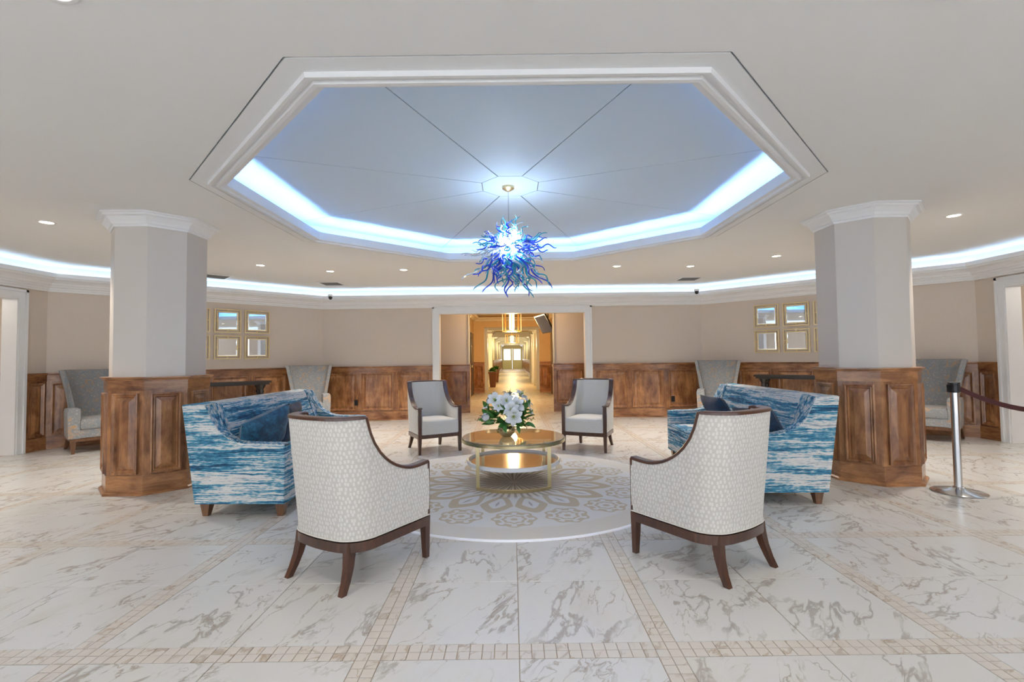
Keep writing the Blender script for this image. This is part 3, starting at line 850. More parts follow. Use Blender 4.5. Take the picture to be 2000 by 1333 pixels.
# ================================================================== MIRRORS ON THE DIAGONAL WALLS
def diag(side, t_, off=0.0):
    """point on a back diagonal; t_ metres from its back corner, off metres into the room"""
    x = 4.1 + t_ * math.cos(math.atan2(3.02, 3.02)); y = YB - t_ * math.sin(PI / 4)
    x -= off * math.cos(PI / 4); y -= off * math.cos(PI / 4)
    return (side * x, y)
def mirror_unit(loc, rz, lab, group):
    t = thing('wall_mirror', lab, 'mirror', loc, rz, group)
    s = 0.225
    b = B(M=Matrix.Rotation(PI / 2, 4, 'X')); sweep(b, [(-s, -s), (s, -s), (s, s), (-s, s)], [(0, 0.005), (0.022, 0.005), (0.022, 0.03), (0, 0.03)]); make('frame', b, 'gold', parent=t)
    q = 0.166
    b = B(M=Matrix.Rotation(PI / 2, 4, 'X')); sweep(b, [(-q - .012, -q - .012), (q + .012, -q - .012), (q + .012, q + .012), (-q - .012, q + .012)], [(0, 0.002), (0.014, 0.002), (0.014, 0.026), (0, 0.026)]); make('inner_frame', b, 'gold', parent=t)
    b = B(); 
    b.loft([[(-q, -0.010, -q), (q, -0.010, -q), (q, -0.010, q), (-q, -0.010, q)], [(-q, -0.016, -q), (q, -0.016, -q), (q, -0.016, q), (-q, -0.016, q)], [(-q + .018, -0.021, -q + .018), (q - .018, -0.021, -q + .018), (q - .018, -0.021, q - .018), (-q + .018, -0.021, q - .018)]])
    make('mirror_glass', b, 'mirror', parent=t)
    for dx, dz, w, h in ((0, 0.191, 0.013, 0.013), (0, -0.191, 0.013, 0.013), (0.191, 0, 0.013, 0.013), (-0.191, 0, 0.013, 0.013)):
        b = B(); b.box(dx - w, dx + w, -0.026, -0.006, dz - h, dz + h); make('connector', b, 'gold', parent=t)
    return t
colname = ['nearest the back corner', 'in the middle column', 'half behind the pillar']
for side, sn in ((-1, 'left'), (1, 'right')):
    m0 = None
    for c in range(3):
        for r_ in range(2):
            x, y = diag(side, 1.31 + c * 0.515, 0.001)
            z = 2.065 - r_ * 0.50
            lab = 'gold square mirror on the %s wall, %s row, %s' % (sn, ('upper', 'lower')[r_], colname[c])
            rz = PI / 4 if side < 0 else -PI / 4
            mirror_unit((x, y, z), rz, lab, 'gold square mirrors on the %s wall' % sn)

# ================================================================== FURNITURE
RUGC = (0.0, 4.97); RUGR = 1.57
n = N('mandala_rug')
sp = n.new('ShaderNodeSeparateXYZ'); n.put(sp.inputs[0], n.coord('Object'))
x_, y_ = sp.outputs[0], sp.outputs[1]
wob = n.noise(n.coord('Object'), 7, 2)[0]
r = n.M('ADD', n.M('SQRT', n.M('ADD', n.M('MULTIPLY', x_, x_), n.M('MULTIPLY', y_, y_))), n.M('MULTIPLY', n.M('SUBTRACT', wob, 0.5), 0.03))
ang = n.M('ARCTAN2', y_, x_)
K = 16 / (2 * PI)
am = n.M('SUBTRACT', n.M('FRACT', n.M('ADD', n.M('MULTIPLY', ang, K), 16.5)), 0.5)
am2 = n.M('SUBTRACT', n.M('FRACT', n.M('ADD', n.M('MULTIPLY', ang, K), 16.0)), 0.5)
lx = n.M('MULTIPLY', n.M('MULTIPLY', am, 1 / K), r); ly = n.M('SUBTRACT', r, 1.13)
d = n.M('SQRT', n.M('ADD', n.M('MULTIPLY', lx, lx), n.M('MULTIPLY', ly, ly)))
t8 = n.M('COSINE', n.M('MULTIPLY', n.M('ARCTAN2', ly, lx), 8.0))
def ringm(rad, w, amp=0.012):
    return n.ss(n.M('ABSOLUTE', n.M('SUBTRACT', d, n.M('ADD', rad, n.M('MULTIPLY', t8, amp)))), w, w * 0.5)
ros = n.M('MAXIMUM', ringm(0.165, 0.016), n.M('MAXIMUM', ringm(0.085, 0.017, 0.007), n.ss(d, 0.035, 0.022)))
ros = n.M('MAXIMUM', ros, n.M('MULTIPLY', n.M('MULTIPLY', n.ss(d, 0.155, 0.15), n.ss(d, 0.115, 0.12)), n.ss(t8, 0.55, 0.2)))
ros = n.M('MULTIPLY', ros, n.ss(r, 0.90, 0.93))
px_ = n.M('ABSOLUTE', n.M('MULTIPLY', n.M('MULTIPLY', am2, 1 / K), r))
def petal(r0, rm, r1, w):
    up_ = n.M('POWER', n.M('SUBTRACT', 1.0, n.M('DIVIDE', n.M('SUBTRACT', r, rm), r1 - rm), clamp=True), 0.6)
    dn = n.M('POWER', n.M('DIVIDE', n.M('SUBTRACT', r, r0), rm - r0, clamp=True), 0.6)
    return n.ss(n.M('SUBTRACT', px_, n.M('MULTIPLY', n.M('MINIMUM', up_, dn), w)), -0.001, -0.008)
pet_o = petal(0.50, 0.80, 0.99, 0.155); pet_i = petal(0.58, 0.76, 0.87, 0.085); pet_c = petal(0.66, 0.75, 0.83, 0.018)
sun = n.M('MULTIPLY', n.ss(n.M('SINE', n.M('MULTIPLY', ang, 48.0)), 0.0, 0.5), n.M('MULTIPLY', n.ss(r, 0.60, 0.50), n.ss(r, 0.03, 0.06)))
sun2 = n.M('MULTIPLY', n.ss(n.M('SINE', n.M('MULTIPLY', ang, 24.0)), 0.3, 0.8), n.M('MULTIPLY', n.ss(r, 0.42, 0.30), 0.9))
cream, tan, grey = (0.60, 0.56, 0.50), (0.45, 0.36, 0.235), (0.20, 0.16, 0.135)
white = (0.62, 0.615, 0.61)
c = n.mix(n.M('MULTIPLY', n.ss(r, 1.34, 1.30), 0.8), cream, white)
c = n.mix(n.M('MULTIPLY', ros, 0.85), c, tan)
c = n.mix(n.M('MULTIPLY', pet_o, 0.9), c, tan)
c = n.mix(pet_i, c, white)
c = n.mix(n.M('MULTIPLY', pet_c, 0.6), c, grey)
c = n.mix(n.M('MULTIPLY', n.ss(r, 0.56, 0.50), 0.85), c, (0.60, 0.53, 0.45))
c = n.mix(n.M('MULTIPLY', sun, 0.7), c, grey)
c = n.mix(n.M('MULTIPLY', sun2, 0.8), c, grey)
pile = n.noise(n.coord('Object'), 260, 2)[0]
c = n.mix(n.M('MULTIPLY', pile, 0.18), c, (0.45, 0.40, 0.34))
n.bump(pile, 0.5, 0.004)
MAT['rug'] = n.set(Base_Color=c, Roughness=0.95)
MAT['rug_edge'] = plain('white_rug_binding', (0.85, 0.86, 0.9), 0.9)
t = thing('round_rug', 'round cream rug with tan flower medallions under the glass table', 'rug', (RUGC[0], RUGC[1], 0))
b = B(); b.lathe([(RUGR - 0.015, 0.0005), (RUGR - 0.015, 0.012), (RUGR - 0.03, 0.014), (0.01, 0.014)], 96); make('pile', b, 'rug', parent=t)
b = B(); b.lathe([(RUGR - 0.016, 0.0005), (RUGR, 0.0005), (RUGR, 0.011), (RUGR - 0.012, 0.015), (RUGR - 0.016, 0.014)], 96, caps=False); make('binding', b, 'rug_edge', parent=t)

# ---- tub armchair (local +y is the front)
def tub_outline():
    """half outline from front to back centre: list of (x, y, arc length, nx, ny outward)"""
    pts = []
    for i in range(13):
        u = i / 12; pts.append((0.315 - 0.015 * u, 0.300 - 0.43 * u))
    R, cx, cy = 0.175, 0.125, -0.135
    for i in range(1, 15):
        a = i / 14 * (PI / 2 - 0.12); pts.append((cx + R * math.cos(a), cy - R * math.sin(a)))
    x1, y1 = pts[-1]
    for i in range(1, 7):
        u = i / 6; pts.append((x1 * (1 - u), y1 - 0.012 * math.sin(u * PI / 2)))
    return pts
HALF = tub_outline()
FULL = HALF + [(-x, y) for x, y in reversed(HALF[:-1])]
def arclen(pts):
    s = [0]
    for a, b in zip(pts, pts[1:]): s.append(s[-1] + math.hypot(a[0] - b[0], a[1] - b[1]))
    return s
SL = arclen(FULL); SH = SL[-1] / 2
def tub_top(i):
    a = min(SL[i], SL[-1] - SL[i])
    u = (a - 0.12) / 0.345
    if u <= 0: return 0.612 + 0.009 * (1 - min(1, a / 0.12)) ** 1.5
    if u >= 1: return 0.965
    return 0.612 + 0.353 * (1 - math.sqrt(1 - u * u))
def normals(pts):
    out = []
    for i in range(len(pts)):
        a, b = pts[max(0, i - 1)], pts[min(len(pts) - 1, i + 1)]
        d = Vector((b[0] - a[0], b[1] - a[1])).normalized(); out.append((d.y * -1 * -1, -d.x))
    return out
NRM = []
for i in range(len(FULL)):
    a, c = FULL[max(0, i - 1)], FULL[min(len(FULL) - 1, i + 1)]
    d = Vector((c[0] - a[0], c[1] - a[1])).normalized()
    nn = Vector((-d.y, d.x))
    if nn.dot(Vector(FULL[i]) - Vector((0, 0.05))) < 0: nn = -nn
    NRM.append(nn)
def tub_point(i, z, off):
    x, y = FULL[i]; nx, ny = NRM[i]
    x += nx * off; y += ny * off
    a = min(SL[i], SL[-1] - SL[i]); k = max(0.0, min(1.0, (a - 0.2) / 0.42))
    q = max(0.0, (z - 0.30) / 0.66)
    y -= 0.07 * k * q ** 1.25
    return (x, y, z)
def tub_chair(label, loc, rz, group):
    t = thing('tub_armchair', label, 'armchair', loc, rz, group)
    nI = len(FULL); rows = 14
    # outer and inner fabric
    for nm, off, z0, mat in (('outer_upholstery', 0.0, 0.272, 'fleck'), ('inner_upholstery', -0.052, 0.40, 'fleck_in')):
        b = B(); uv = []
        for r_ in range(rows + 1):
            for i in range(nI):
                zt = tub_top(i) - 0.004; z = z0 + (zt - z0) * r_ / rows
                puff = 0.006 * math.sin(PI * r_ / rows) if off == 0 else -0.004 * math.sin(PI * r_ / rows)
                b.v.append(tub_point(i, z, off + puff)); uv.append((SL[i], z))
        for r_ in range(rows):
            for i in range(nI - 1):
                b.f.append((r_ * nI + i, r_ * nI + i + 1, (r_ + 1) * nI + i + 1, (r_ + 1) * nI + i))
        make(nm, b, mat, parent=t, smooth=60, uv=uv)
    # arm fronts
    b = B()
    for i in (0, nI - 1):
        s_ = [tub_point(i, z, o_) for z in (0.272, tub_top(i) - 0.004) for o_ in (0.0, -0.052)]
        b.add(s_, [(0, 1, 3, 2)])
    make('arm_front', b, 'fleck_in', parent=t, uv=[(p[0], p[2]) for p in b.v])
    # show-wood trim following the edge
    pts = [Vector(tub_point(i, tub_top(i), -0.026)) for i in range(nI)]
    b = B(); rings = []
    for i in range(nI):
        tg = (pts[min(i + 1, nI - 1)] - pts[max(i - 1, 0)]).normalized()
        ac = Vector((NRM[i].x, NRM[i].y, 0)); ac = (ac - tg * ac.dot(tg)).normalized()
        up = ac.cross(tg)
        if up.z < -0.01 or (abs(up.z) < 0.01 and up.y < 0): up = -up
        if up.dot(Vector((0, 0.25, 1))) < 0: up = -up
        w_ = 0.031
        rings.append([pts[i] + ac * w_ - up * 0.006, pts[i] + ac * w_ + up * 0.008, pts[i] + ac * (w_ - 0.006) + up * 0.013,
                      pts[i] - ac * (w_ - 0.006) + up * 0.013, pts[i] - ac * w_ + up * 0.008, pts[i] - ac * w_ - up * 0.006])
    b.loft(rings); make('edge_trim', b, 'walnut', parent=t, smooth=30)
    # piping along base of upholstery
    b = B(); b.tube([tub_point(i, 0.278, 0.004) for i in range(nI)], 0.0045, 6)
    make('piping', b, 'fleck_in', parent=t, smooth=True)
    # seat
    inner = [tub_point(i, 0.4, -0.054)[:2] for i in range(nI)]
    poly = [(x, y) for x, y in inner]; poly[0] = (poly[0][0], 0.305); poly[-1] = (poly[-1][0], 0.305)
    xs = poly[0][0]
    poly += [(-xs * (1 - k / 6.0 * 2), 0.305 + 0.012 * math.sin(PI * k / 6)) for k in range(1, 6)]
    cx, cy = 0, 0.03
    def scl(s_, z): return [(cx + (x - cx) * s_, cy + (y - cy) * s_, z) for x, y in poly]
    b = B(); b.loft([scl(0.995, 0.265), scl(1.0, 0.30), scl(1.005, 0.405), scl(0.99, 0.435), scl(0.94, 0.452), scl(0.75, 0.462), scl(0.4, 0.468)])
    make('seat', b, 'fleck_in', parent=t, smooth=50, uv=[(p[0] + p[1] * 0.0, p[2] + p[1]) for p in b.v])
    # frame rail
    loop = [tub_point(i, 0.25, 0.004)[:2] for i in range(nI)]
    b = B()
    sweep(b, list(reversed(loop)), [(0, 0.212), (0, 0.266), (0.03, 0.266), (0.03, 0.212)], closed=False)
    b.box(-0.30, 0.30, 0.275, 0.303, 0.212, 0.266)
    make('seat_rail', b, 'walnut', parent=t)
    # front posts / legs
    for s_ in (-1, 1):
        b = B(); b.frustum((s_ * 0.296, 0.290, 0.0), (0.016, 0.016), (s_ * 0.292, 0.286, 0.268), (0.025, 0.025)); make('leg', b, 'walnut', parent=t)
        b = B(); b.box(min(s_ * 0.27, s_ * 0.317), max(s_ * 0.27, s_ * 0.317), 0.290, 0.308, 0.268, 0.622); make('arm_post', b, 'walnut', parent=t)
        b = B(); rings = []
        for z, yo, w_ in ((0.268, -0.262, 0.026), (0.20, -0.266, 0.025), (0.13, -0.280, 0.022), (0.06, -0.305, 0.019), (0.0, -0.335, 0.017)):
            xo = s_ * (0.205 + (0.268 - z) * 0.12)
            rings.append([(xo - w_, yo - w_, z), (xo + w_, yo - w_, z), (xo + w_, yo + w_, z), (xo - w_, yo + w_, z)])
        b.loft(rings); make('leg', b, 'walnut', parent=t, smooth=40)
    return t
def face(dx, dy): return math.atan2(-dx, dy)      # +y rotated to (dx, dy)
tc = tub_chair('cream flecked tub armchair seen from behind, front left beside the blue sofa', (-0.985, 3.075, 0), face(0.508, 0.861), 'four flecked tub armchairs around the glass table')
copy_thing(tc, 'cream flecked tub armchair seen from behind, front right before the other sofa', (1.21, 3.12, 0), face(-0.54, 0.842))
copy_thing(tc, 'grey flecked tub armchair facing the camera, back left of the flowers', (-1.155, 6.88, 0), face(0.50, -0.865))
copy_thing(tc, 'grey flecked tub armchair facing the camera, back right of the flowers', (1.10, 6.86, 0), face(-0.42, -0.908))

# ---- sofas (local: x along length, +y front)
def arc_pts():
    # side profile (depth measured from the front, height)
    return [(0.0, 0.115), (0.0, 0.60), (0.10, 0.607), (0.22, 0.607), (0.34, 0.612), (0.43, 0.632), (0.50, 0.668), (0.56, 0.72), (0.61, 0.79), (0.645, 0.86), (0.67, 0.915), (0.685, 0.93), (0.86, 0.94), (0.875, 0.93), (0.76, 0.115)]
def sofa(label, loc, rz, L=2.02):
    t = thing('sofa', label, 'sofa', loc, rz, 'pair of blue and white sofas')
    D = 0.76; P = arc_pts(); T = 0.11
    for s_ in (-1, 1):
        b = B()
        x0 = s_ * L / 2; x1 = s_ * (L / 2 - T)
        pr = lambda x, ins: [(x, D / 2 - (d_ + (0.006 if d_ < 0.1 else (-0.006 if d_ > 0.7 else 0)) * ins), h - 0.007 * ins * (h > 0.2)) for d_, h in P]
        b.loft([pr(x0, 1), pr(x0 - s_ * 0.006, 0), pr(x1, 0)]); a_ = make('arm', b, 'ikat', parent=t)
        # contrasting band on the top edge of the arm
        b = B(); rr = []
        for (d_, h) in P[1:12]:
            rr.append([(x0 - s_ * 0.004, D / 2 - d_, h + 0.004), (x1 + s_ * 0.002, D / 2 - d_, h + 0.004), (x1 + s_ * 0.002, D / 2 - d_ , h - 0.01), (x0 - s_ * 0.004, D / 2 - d_, h - 0.01)])
        b.loft(rr); make('arm_band', b, 'band', parent=a_)
    xi = L / 2 - T
    # back slab
    q = [(-0.115, 0.40), (-0.20, 0.66), (-0.285, 0.89), (-0.305, 0.93), (-0.47, 0.94), (-0.493, 0.928), (-0.38, 0.115), (-0.24, 0.115)]
    b = B(); b.loft([[(x, y, z) for y, z in q] for x in (-xi - 0.002, -xi / 2, 0, xi / 2, xi + 0.002)]); make('back', b, 'ikat', parent=t)
    # band down the inside of the back near each arm
    for s_ in (-1, 1):
        b = B(); x0, x1 = s_ * (xi - 0.005), s_ * (xi - 0.10)
        b.loft([[(x0, -0.105, 0.42), (x1, -0.105, 0.42), (x1, -0.13, 0.42), (x0, -0.13, 0.42)], [(x0, -0.19, 0.66), (x1, -0.19, 0.66), (x1, -0.22, 0.66), (x0, -0.22, 0.66)], [(x0, -0.277, 0.905), (x1, -0.277, 0.905), (x1, -0.30, 0.905), (x0, -0.30, 0.905)], [(x0, -0.30, 0.942), (x1, -0.30, 0.942), (x1, -0.33, 0.93), (x0, -0.33, 0.93)]])
        make('back_band', b, 'band', parent=t)
    b = B(); b.box(-xi, xi, -0.34, D / 2 - 0.006, 0.118, 0.30); make('seat_base', b, 'ikat', parent=t)
    for s_ in (-1, 1):
        b = B(); x0, x1 = sorted((s_ * 0.003, s_ * (xi - 0.002)))
        y0, y1 = -0.16, D / 2 - 0.002
        rg = []
        for ins, z in ((0.012, 0.302), (0.0, 0.32), (0.0, 0.42), (0.012, 0.438), (0.05, 0.448), (0.2, 0.455)):
            rg.append([(x0 + ins, y0 + ins, z), (x1 - ins, y0 + ins, z), (x1 - ins, y1 - ins, z), (x0 + ins, y1 - ins, z)])
        b.loft(rg); make('seat_cushion', b, 'ikat', parent=t, smooth=40)
    for sx in (-1, 1):
        for y0 in (D / 2 - 0.06, -0.32):
            b = B(); b.frustum((sx * (L / 2 - 0.075), y0, 0.0), (0.022, 0.022), (sx * (L / 2 - 0.085), y0, 0.118), (0.042, 0.042)); make('foot', b, 'foot', parent=t)
    return t
def place_local(loc, rz, p):
    c_, s_ = math.cos(rz), math.sin(rz)
    return (loc[0] + p[0] * c_ - p[1] * s_, loc[1] + p[0] * s_ + p[1] * c_, p[2])
SLoc, SRz = (-2.25, 5.00, 0), -PI / 2 - 0.03
SRoc, SRRz = (2.345, 5.14, 0), PI / 2 - 0.02
sofa('blue and white streaked sofa by the left pillar, holding two blue cushions', SLoc, SRz)
sofa('blue and white streaked sofa by the right pillar, near the rope barrier', SRoc, SRRz)
def pillow(label, loc, rot, w=0.46, h=0.46, d=0.15, mat='velvet'):
    b = B(); nn = 14; 
    for sgn in (1, -1):
        o0 = len(b.v)
        for j in range(nn + 1):
            for i in range(nn + 1):
                u, v_ = i / nn * 2 - 1, j / nn * 2 - 1
                k = (1 - u ** 4) * (1 - v_ ** 4)
                pin = 1 - 0.07 * (1 - abs(u)) * (abs(v_) ** 3); piv = 1 - 0.07 * (1 - abs(v_)) * (abs(u) ** 3)
                b.v.append((u * w / 2 * piv, sgn * d / 2 * k ** 0.55, v_ * h / 2 * pin))
        for j in range(nn):
            for i in range(nn):
                a = o0 + j * (nn + 1) + i; b.f.append((a, a + 1, a + nn + 2, a + nn + 1) if sgn > 0 else (a, a + nn + 1, a + nn + 2, a + 1))
    o = make('cushion', b, mat, smooth=80); o.location = loc; o.rotation_euler = rot
    return tag(o, label, 'cushion', 'blue velvet sofa cushions')
def sofa_pillow(label, S_, R_, p, rot, **kw):
    return pillow(label, place_local(S_, R_, p), (rot[0], rot[1], R_ + rot[2]), **kw)
sofa_pillow('mid blue velvet cushion against the near arm of the left sofa', SLoc, SRz, (0.68, 0.02, 0.655), (-0.45, 0.25, -0.30), w=0.54, h=0.42, d=0.17)
sofa_pillow('darker blue velvet cushion behind the mid blue one on the left sofa', SLoc, SRz, (0.16, -0.03, 0.665), (-0.28, 0.0, 0.15), w=0.46, h=0.44, d=0.15, mat='navy')
sofa_pillow('dark blue velvet cushion at the far end of the right sofa', SRoc, SRRz, (0.45, -0.05, 0.64), (-0.50, 0.0, 0.1), w=0.48, h=0.42, d=0.15, mat='navy')
sofa_pillow('dark blue velvet cushion at the near arm of the right sofa', SRoc, SRRz, (-0.66, 0.02, 0.635), (-0.50, 0.1, 0.3), w=0.48, h=0.40, d=0.15, mat='navy')

# ---- floral wing chairs (local +y front)
def wing_chair(label, loc, rz):
    t = thing('wing_armchair', label, 'armchair', loc, rz, 'floral wing armchairs against the walls')
    def ring(z, off):
        q = (z - 0.20) / 1.0
        w_ = 0.325 + 0.105 * max(0.0, (q - 0.42) / 0.58) ** 1.2
        yb = -0.30 - 0.11 * max(0, q) ** 1.3
        reach = 0.30 - 0.10 * max(0.0, (q - 0.5) / 0.5) ** 2
        pts = []
        w_ -= off; 
        for k in range(6): u = k / 5; pts.append((w_ * (1.0), yb + off * 0.6 + reach * (1 - u) + 0.10 * u))
        for k in range(1, 7):
            a = k / 6 * PI / 2; pts.append((w_ - 0.12 * (1 - math.cos(a)), yb + off * 0.6 + 0.10 - (0.10) * math.sin(a)))
        half = pts
        full = half + [(0.0, yb + off * 0.6 - 0.008)] + [(-x, y) for x, y in reversed(half)]
        return [(x, y, z) for x, y in full]
    zs = [0.22, 0.4, 0.55, 0.65, 0.75, 0.85, 0.95, 1.05, 1.12, 1.17, 1.19]
    out = [ring(z, 0.0) for z in zs]; inn = [ring(z, 0.06) for z in reversed(zs)]
    b = B(); b.loft(out + [ring(1.20, 0.03)] + inn + [out[0]], closed=False, caps=False)
    # close front edges
    no = len(out[0]); tot = len(out) + 1 + len(inn) + 1
    b.f.append(tuple(i * no for i in range(tot))); b.f.append(tuple(i * no + no - 1 for i in range(tot)))
    make('wing_back', b, 'floral', parent=t, smooth=50)
    for s_ in (-1, 1):
        b = B(); rg = []
        for y, zt in ((-0.22, 0.64), (-0.1, 0.645), (0.1, 0.648), (0.27, 0.65), (0.30, 0.64)):
            x0, x1 = s_ * 0.36, s_ * 0.235
            rg.append([(x0, y, 0.22), (x0 + s_ * 0.012, y, zt - 0.05), (x0, y, zt - 0.01), ((x0 + x1) / 2, y, zt), (x1, y, zt - 0.01), (x1 - s_ * 0.004, y, zt - 0.05), (x1, y, 0.22)])
        b.loft(rg); make('arm', b, 'floral', parent=t, smooth=50)
    b = B(); b.box(-0.237, 0.237, -0.30, 0.295, 0.225, 0.345); make('seat_base', b, 'floral', parent=t)
    b = B(); rg = []
    for ins, z in ((0.01, 0.347), (0, 0.36), (0, 0.465), (0.012, 0.487), (0.05, 0.50), (0.16, 0.508)):
        rg.append([(-0.232 + ins, -0.24 + ins, z), (0.232 - ins, -0.24 + ins, z), (0.232 - ins, 0.315 - ins, z), (-0.232 + ins, 0.315 - ins, z)])
    b.loft(rg); make('seat_cushion', b, 'floral', parent=t, smooth=40)
    b = B(); b.box(-0.34, 0.34, -0.31, 0.285, 0.175, 0.222); make('base_frame', b, 'foot', parent=t)
    for s_ in (-1, 1):
        b = B(); b.frustum((s_ * 0.305, 0.26, 0), (0.018, 0.018), (s_ * 0.305, 0.25, 0.18), (0.034, 0.034)); make('leg', b, 'foot', parent=t)
        b = B(); b.frustum((s_ * 0.33, -0.40, 0), (0.018, 0.018), (s_ * 0.30, -0.27, 0.18), (0.034, 0.034)); make('leg', b, 'foot', parent=t)
    return t
wc_ = wing_chair('faded floral wing armchair in the back left corner, behind the left sofa', (-3.98, 9.36, 0), face(0.42, -0.91))
copy_thing(wc_, 'faded floral wing armchair in the back right corner, behind the right sofa', (4.02, 9.36, 0), face(-0.42, -0.91))
copy_thing(wc_, 'faded floral wing armchair by the left doorway, half behind the left pillar', (-6.27, 7.24, 0), face(0.74, -0.67))
copy_thing(wc_, 'faded floral wing armchair by the right doorway, behind the rope barrier', (6.30, 7.24, 0), face(-0.74, -0.67))

# ---- console tables beneath the mirrors
def console(label, loc, rz):
    t = thing('console_table', label, 'console table', loc, rz, 'black console tables under the mirrors')
    L, D, H_ = 1.30, 0.34, 0.92
    b = B(); b.box(-L / 2, L / 2, -D / 2, D / 2, H_ - 0.035, H_); b.box(-L / 2 + 0.03, L / 2 - 0.03, -D / 2 + 0.02, D / 2 - 0.02, H_ - 0.07, H_ - 0.035); make('table_top', b, 'ebony', parent=t)
    pr = [(0.035, 0.10), (0.045, 0.13), (0.03, 0.16), (0.036, 0.3), (0.042, 0.55), (0.034, 0.68), (0.05, 0.72), (0.036, 0.76), (0.07, 0.82), (0.075, 0.85)]
    for sx in (-1, 1):
        for sy in (-1, 1):
            b = B(); b.lathe(pr, 12, (sx * 0.50, sy * 0.085, 0)); make('leg', b, 'ebony', parent=t, smooth=40)
        b = B(); b.box(sx * 0.50 - 0.05, sx * 0.50 + 0.05, -D / 2 + 0.01, D / 2 - 0.01, 0.0, 0.10); make('foot', b, 'ebony', parent=t)
    b = B(); b.box(-0.50, 0.50, -0.03, 0.03, 0.03, 0.07); make('stretcher', b, 'ebony', parent=t)
console('black console table with turned legs behind the left sofa', (*diag(-1, 1.84, 0.30), 0), PI / 4)
console('black console table with turned legs behind the right sofa', (*diag(1, 1.84, 0.30), 0), -PI / 4)

# ---- coffee table
n = N('bronze_tinted_glass')
MAT['tabletop'] = n.set(Base_Color=(0.78, 0.66, 0.45), Roughness=0.02, Transmission_Weight=0.55, IOR=1.5, Specular_IOR_Level=1.0, Coat_Weight=1.0, Coat_Roughness=0.01)
n = N('white_lacquer'); MAT['lacquer'] = n.set(Base_Color=(0.80, 0.82, 0.86), Roughness=0.25)
n = N('smoked_mirror_tray'); MAT['traymirror'] = n.set(Base_Color=(0.62, 0.52, 0.46), Roughness=0.10, Metallic=0.6)
TX, TY, TR, TH = 0.0, 5.10, 0.548, 0.455
t = thing('coffee_table', 'round gold coffee table with glass top and white lower shelf', 'table', (TX, TY, 0.0155))
b = B(); b.lathe([(0.005, TH - 0.012), (TR - 0.012, TH - 0.012), (TR - 0.008, TH - 0.009), (TR - 0.008, TH - 0.003), (TR - 0.012, TH), (0.005, TH)], 72); make('glass_top', b, 'tabletop', parent=t, smooth=30)
b = B(); b.lathe([(TR - 0.03, TH - 0.042), (TR, TH - 0.042), (TR, TH - 0.012), (TR - 0.03, TH - 0.0125), (TR - 0.03, TH - 0.042)], 72, caps=False); make('top_rim', b, 'table_gold', parent=t, smooth=30)
LA = math.radians(49)
for sy in (-1, 1):
    for sx in (-1, 1):
        x, y = sx * math.cos(LA) * (TR - 0.015), sy * math.sin(LA) * (TR - 0.015)
        b = B(); b.box(x - 0.018, x + 0.018, y - 0.01, y + 0.01, 0, TH - 0.042); make('leg', b, 'table_gold', parent=t)
    b = B(); rg = []
    a0, a1 = (PI + LA, 2 * PI - LA) if sy < 0 else (LA, PI - LA)
    for k in range(17):
        a = a0 + (a1 - a0) * k / 16
        rg.append([((TR - o_) * math.cos(a), (TR - o_) * math.sin(a), z) for o_, z in ((0.025, 0.0), (0.0, 0.0), (0.0, 0.028), (0.025, 0.028))])
    b.loft(rg); make('base_arc', b, 'table_gold', parent=t)
b = B()
for sx in (-1, 1):
    b.box(sx * 0.35 - 0.01, sx * 0.35 + 0.01, -0.41, 0.41, 0.155, 0.175)
make('shelf_bar', b, 'table_gold', parent=t)
b = B(); b.lathe([(0.005, 0.176), (0.47, 0.176), (0.488, 0.182), (0.492, 0.215), (0.482, 0.222), (0.465, 0.215), (0.455, 0.196), (0.005, 0.194)], 64); sh = make('shelf', b, 'lacquer', parent=t, smooth=40)
b = B(); b.lathe([(0.005, 0.1945), (0.45, 0.1945), (0.45, 0.198), (0.005, 0.198)], 64); make('shelf_mirror', b, 'traymirror', parent=sh)

# ---- flowers in a gold glass vase
FX, FY, FZ = -0.065, 5.06, TH + 0.0165
t = thing('flower_arrangement', 'white lilies and greenery in a round gold glass vase on the table', 'flowers', (FX, FY, FZ))
MAT['vase'] = plain('gold_mercury_glass', (0.62, 0.47, 0.24), 0.16, 0.8, var=0.5, scale=60)
b = B(); b.lathe([(0.045, 0.0), (0.052, 0.004), (0.078, 0.035), (0.088, 0.07), (0.080, 0.10), (0.070, 0.115), (0.078, 0.13), (0.074, 0.13), (0.064, 0.115), (0.01, 0.11)], 24); make('vase', b, 'vase', parent=t, smooth=50)
rs = random.Random(4)
def petal_mesh(L=0.085, W=0.032, curl=0.6):
    b = B(); rows = 6
    for i in range(rows + 1):
        u = i / rows; w_ = W * math.sin(PI * min(1, 0.12 + u * 0.88)) ** 0.8 * (1 if u < 0.999 else 0.05)
        r_ = L * (u ** 0.9); z = 0.045 * math.sin(u * PI * 0.55) - curl * 0.05 * u ** 3
        for s_, dz in ((-1, 0.008), (0, -0.002), (1, 0.008)): b.v.append((s_ * w_ / 1.0, r_ + 0.004, z + dz * math.sin(u * PI)))
    for i in range(rows):
        for k in range(2): b.f.append((i * 3 + k, i * 3 + k + 1, i * 3 + k + 4, i * 3 + k + 3))
    return b
p_src = None
def orient(d):
    d = Vector(d).normalized(); return d.to_track_quat('Z', 'Y').to_euler()
HEADS = [(0.05, -0.17, 0.30, 1.05), (0.00, -0.10, 0.38, 1.0), (0.10, -0.12, 0.335, 1.1), (-0.12, -0.10, 0.39, 1.0), (-0.19, -0.05, 0.33, 0.85), (0.14, 0.02, 0.42, 1.0),
         (0.21, 0.02, 0.35, 0.9), (-0.08, -0.14, 0.33, 0.7), (0.07, -0.20, 0.235, 1.15), (0.02, 0.10, 0.42, 0.9), (-0.15, 0.08, 0.40, 0.9), (0.24, 0.02, 0.25, 0.7)]
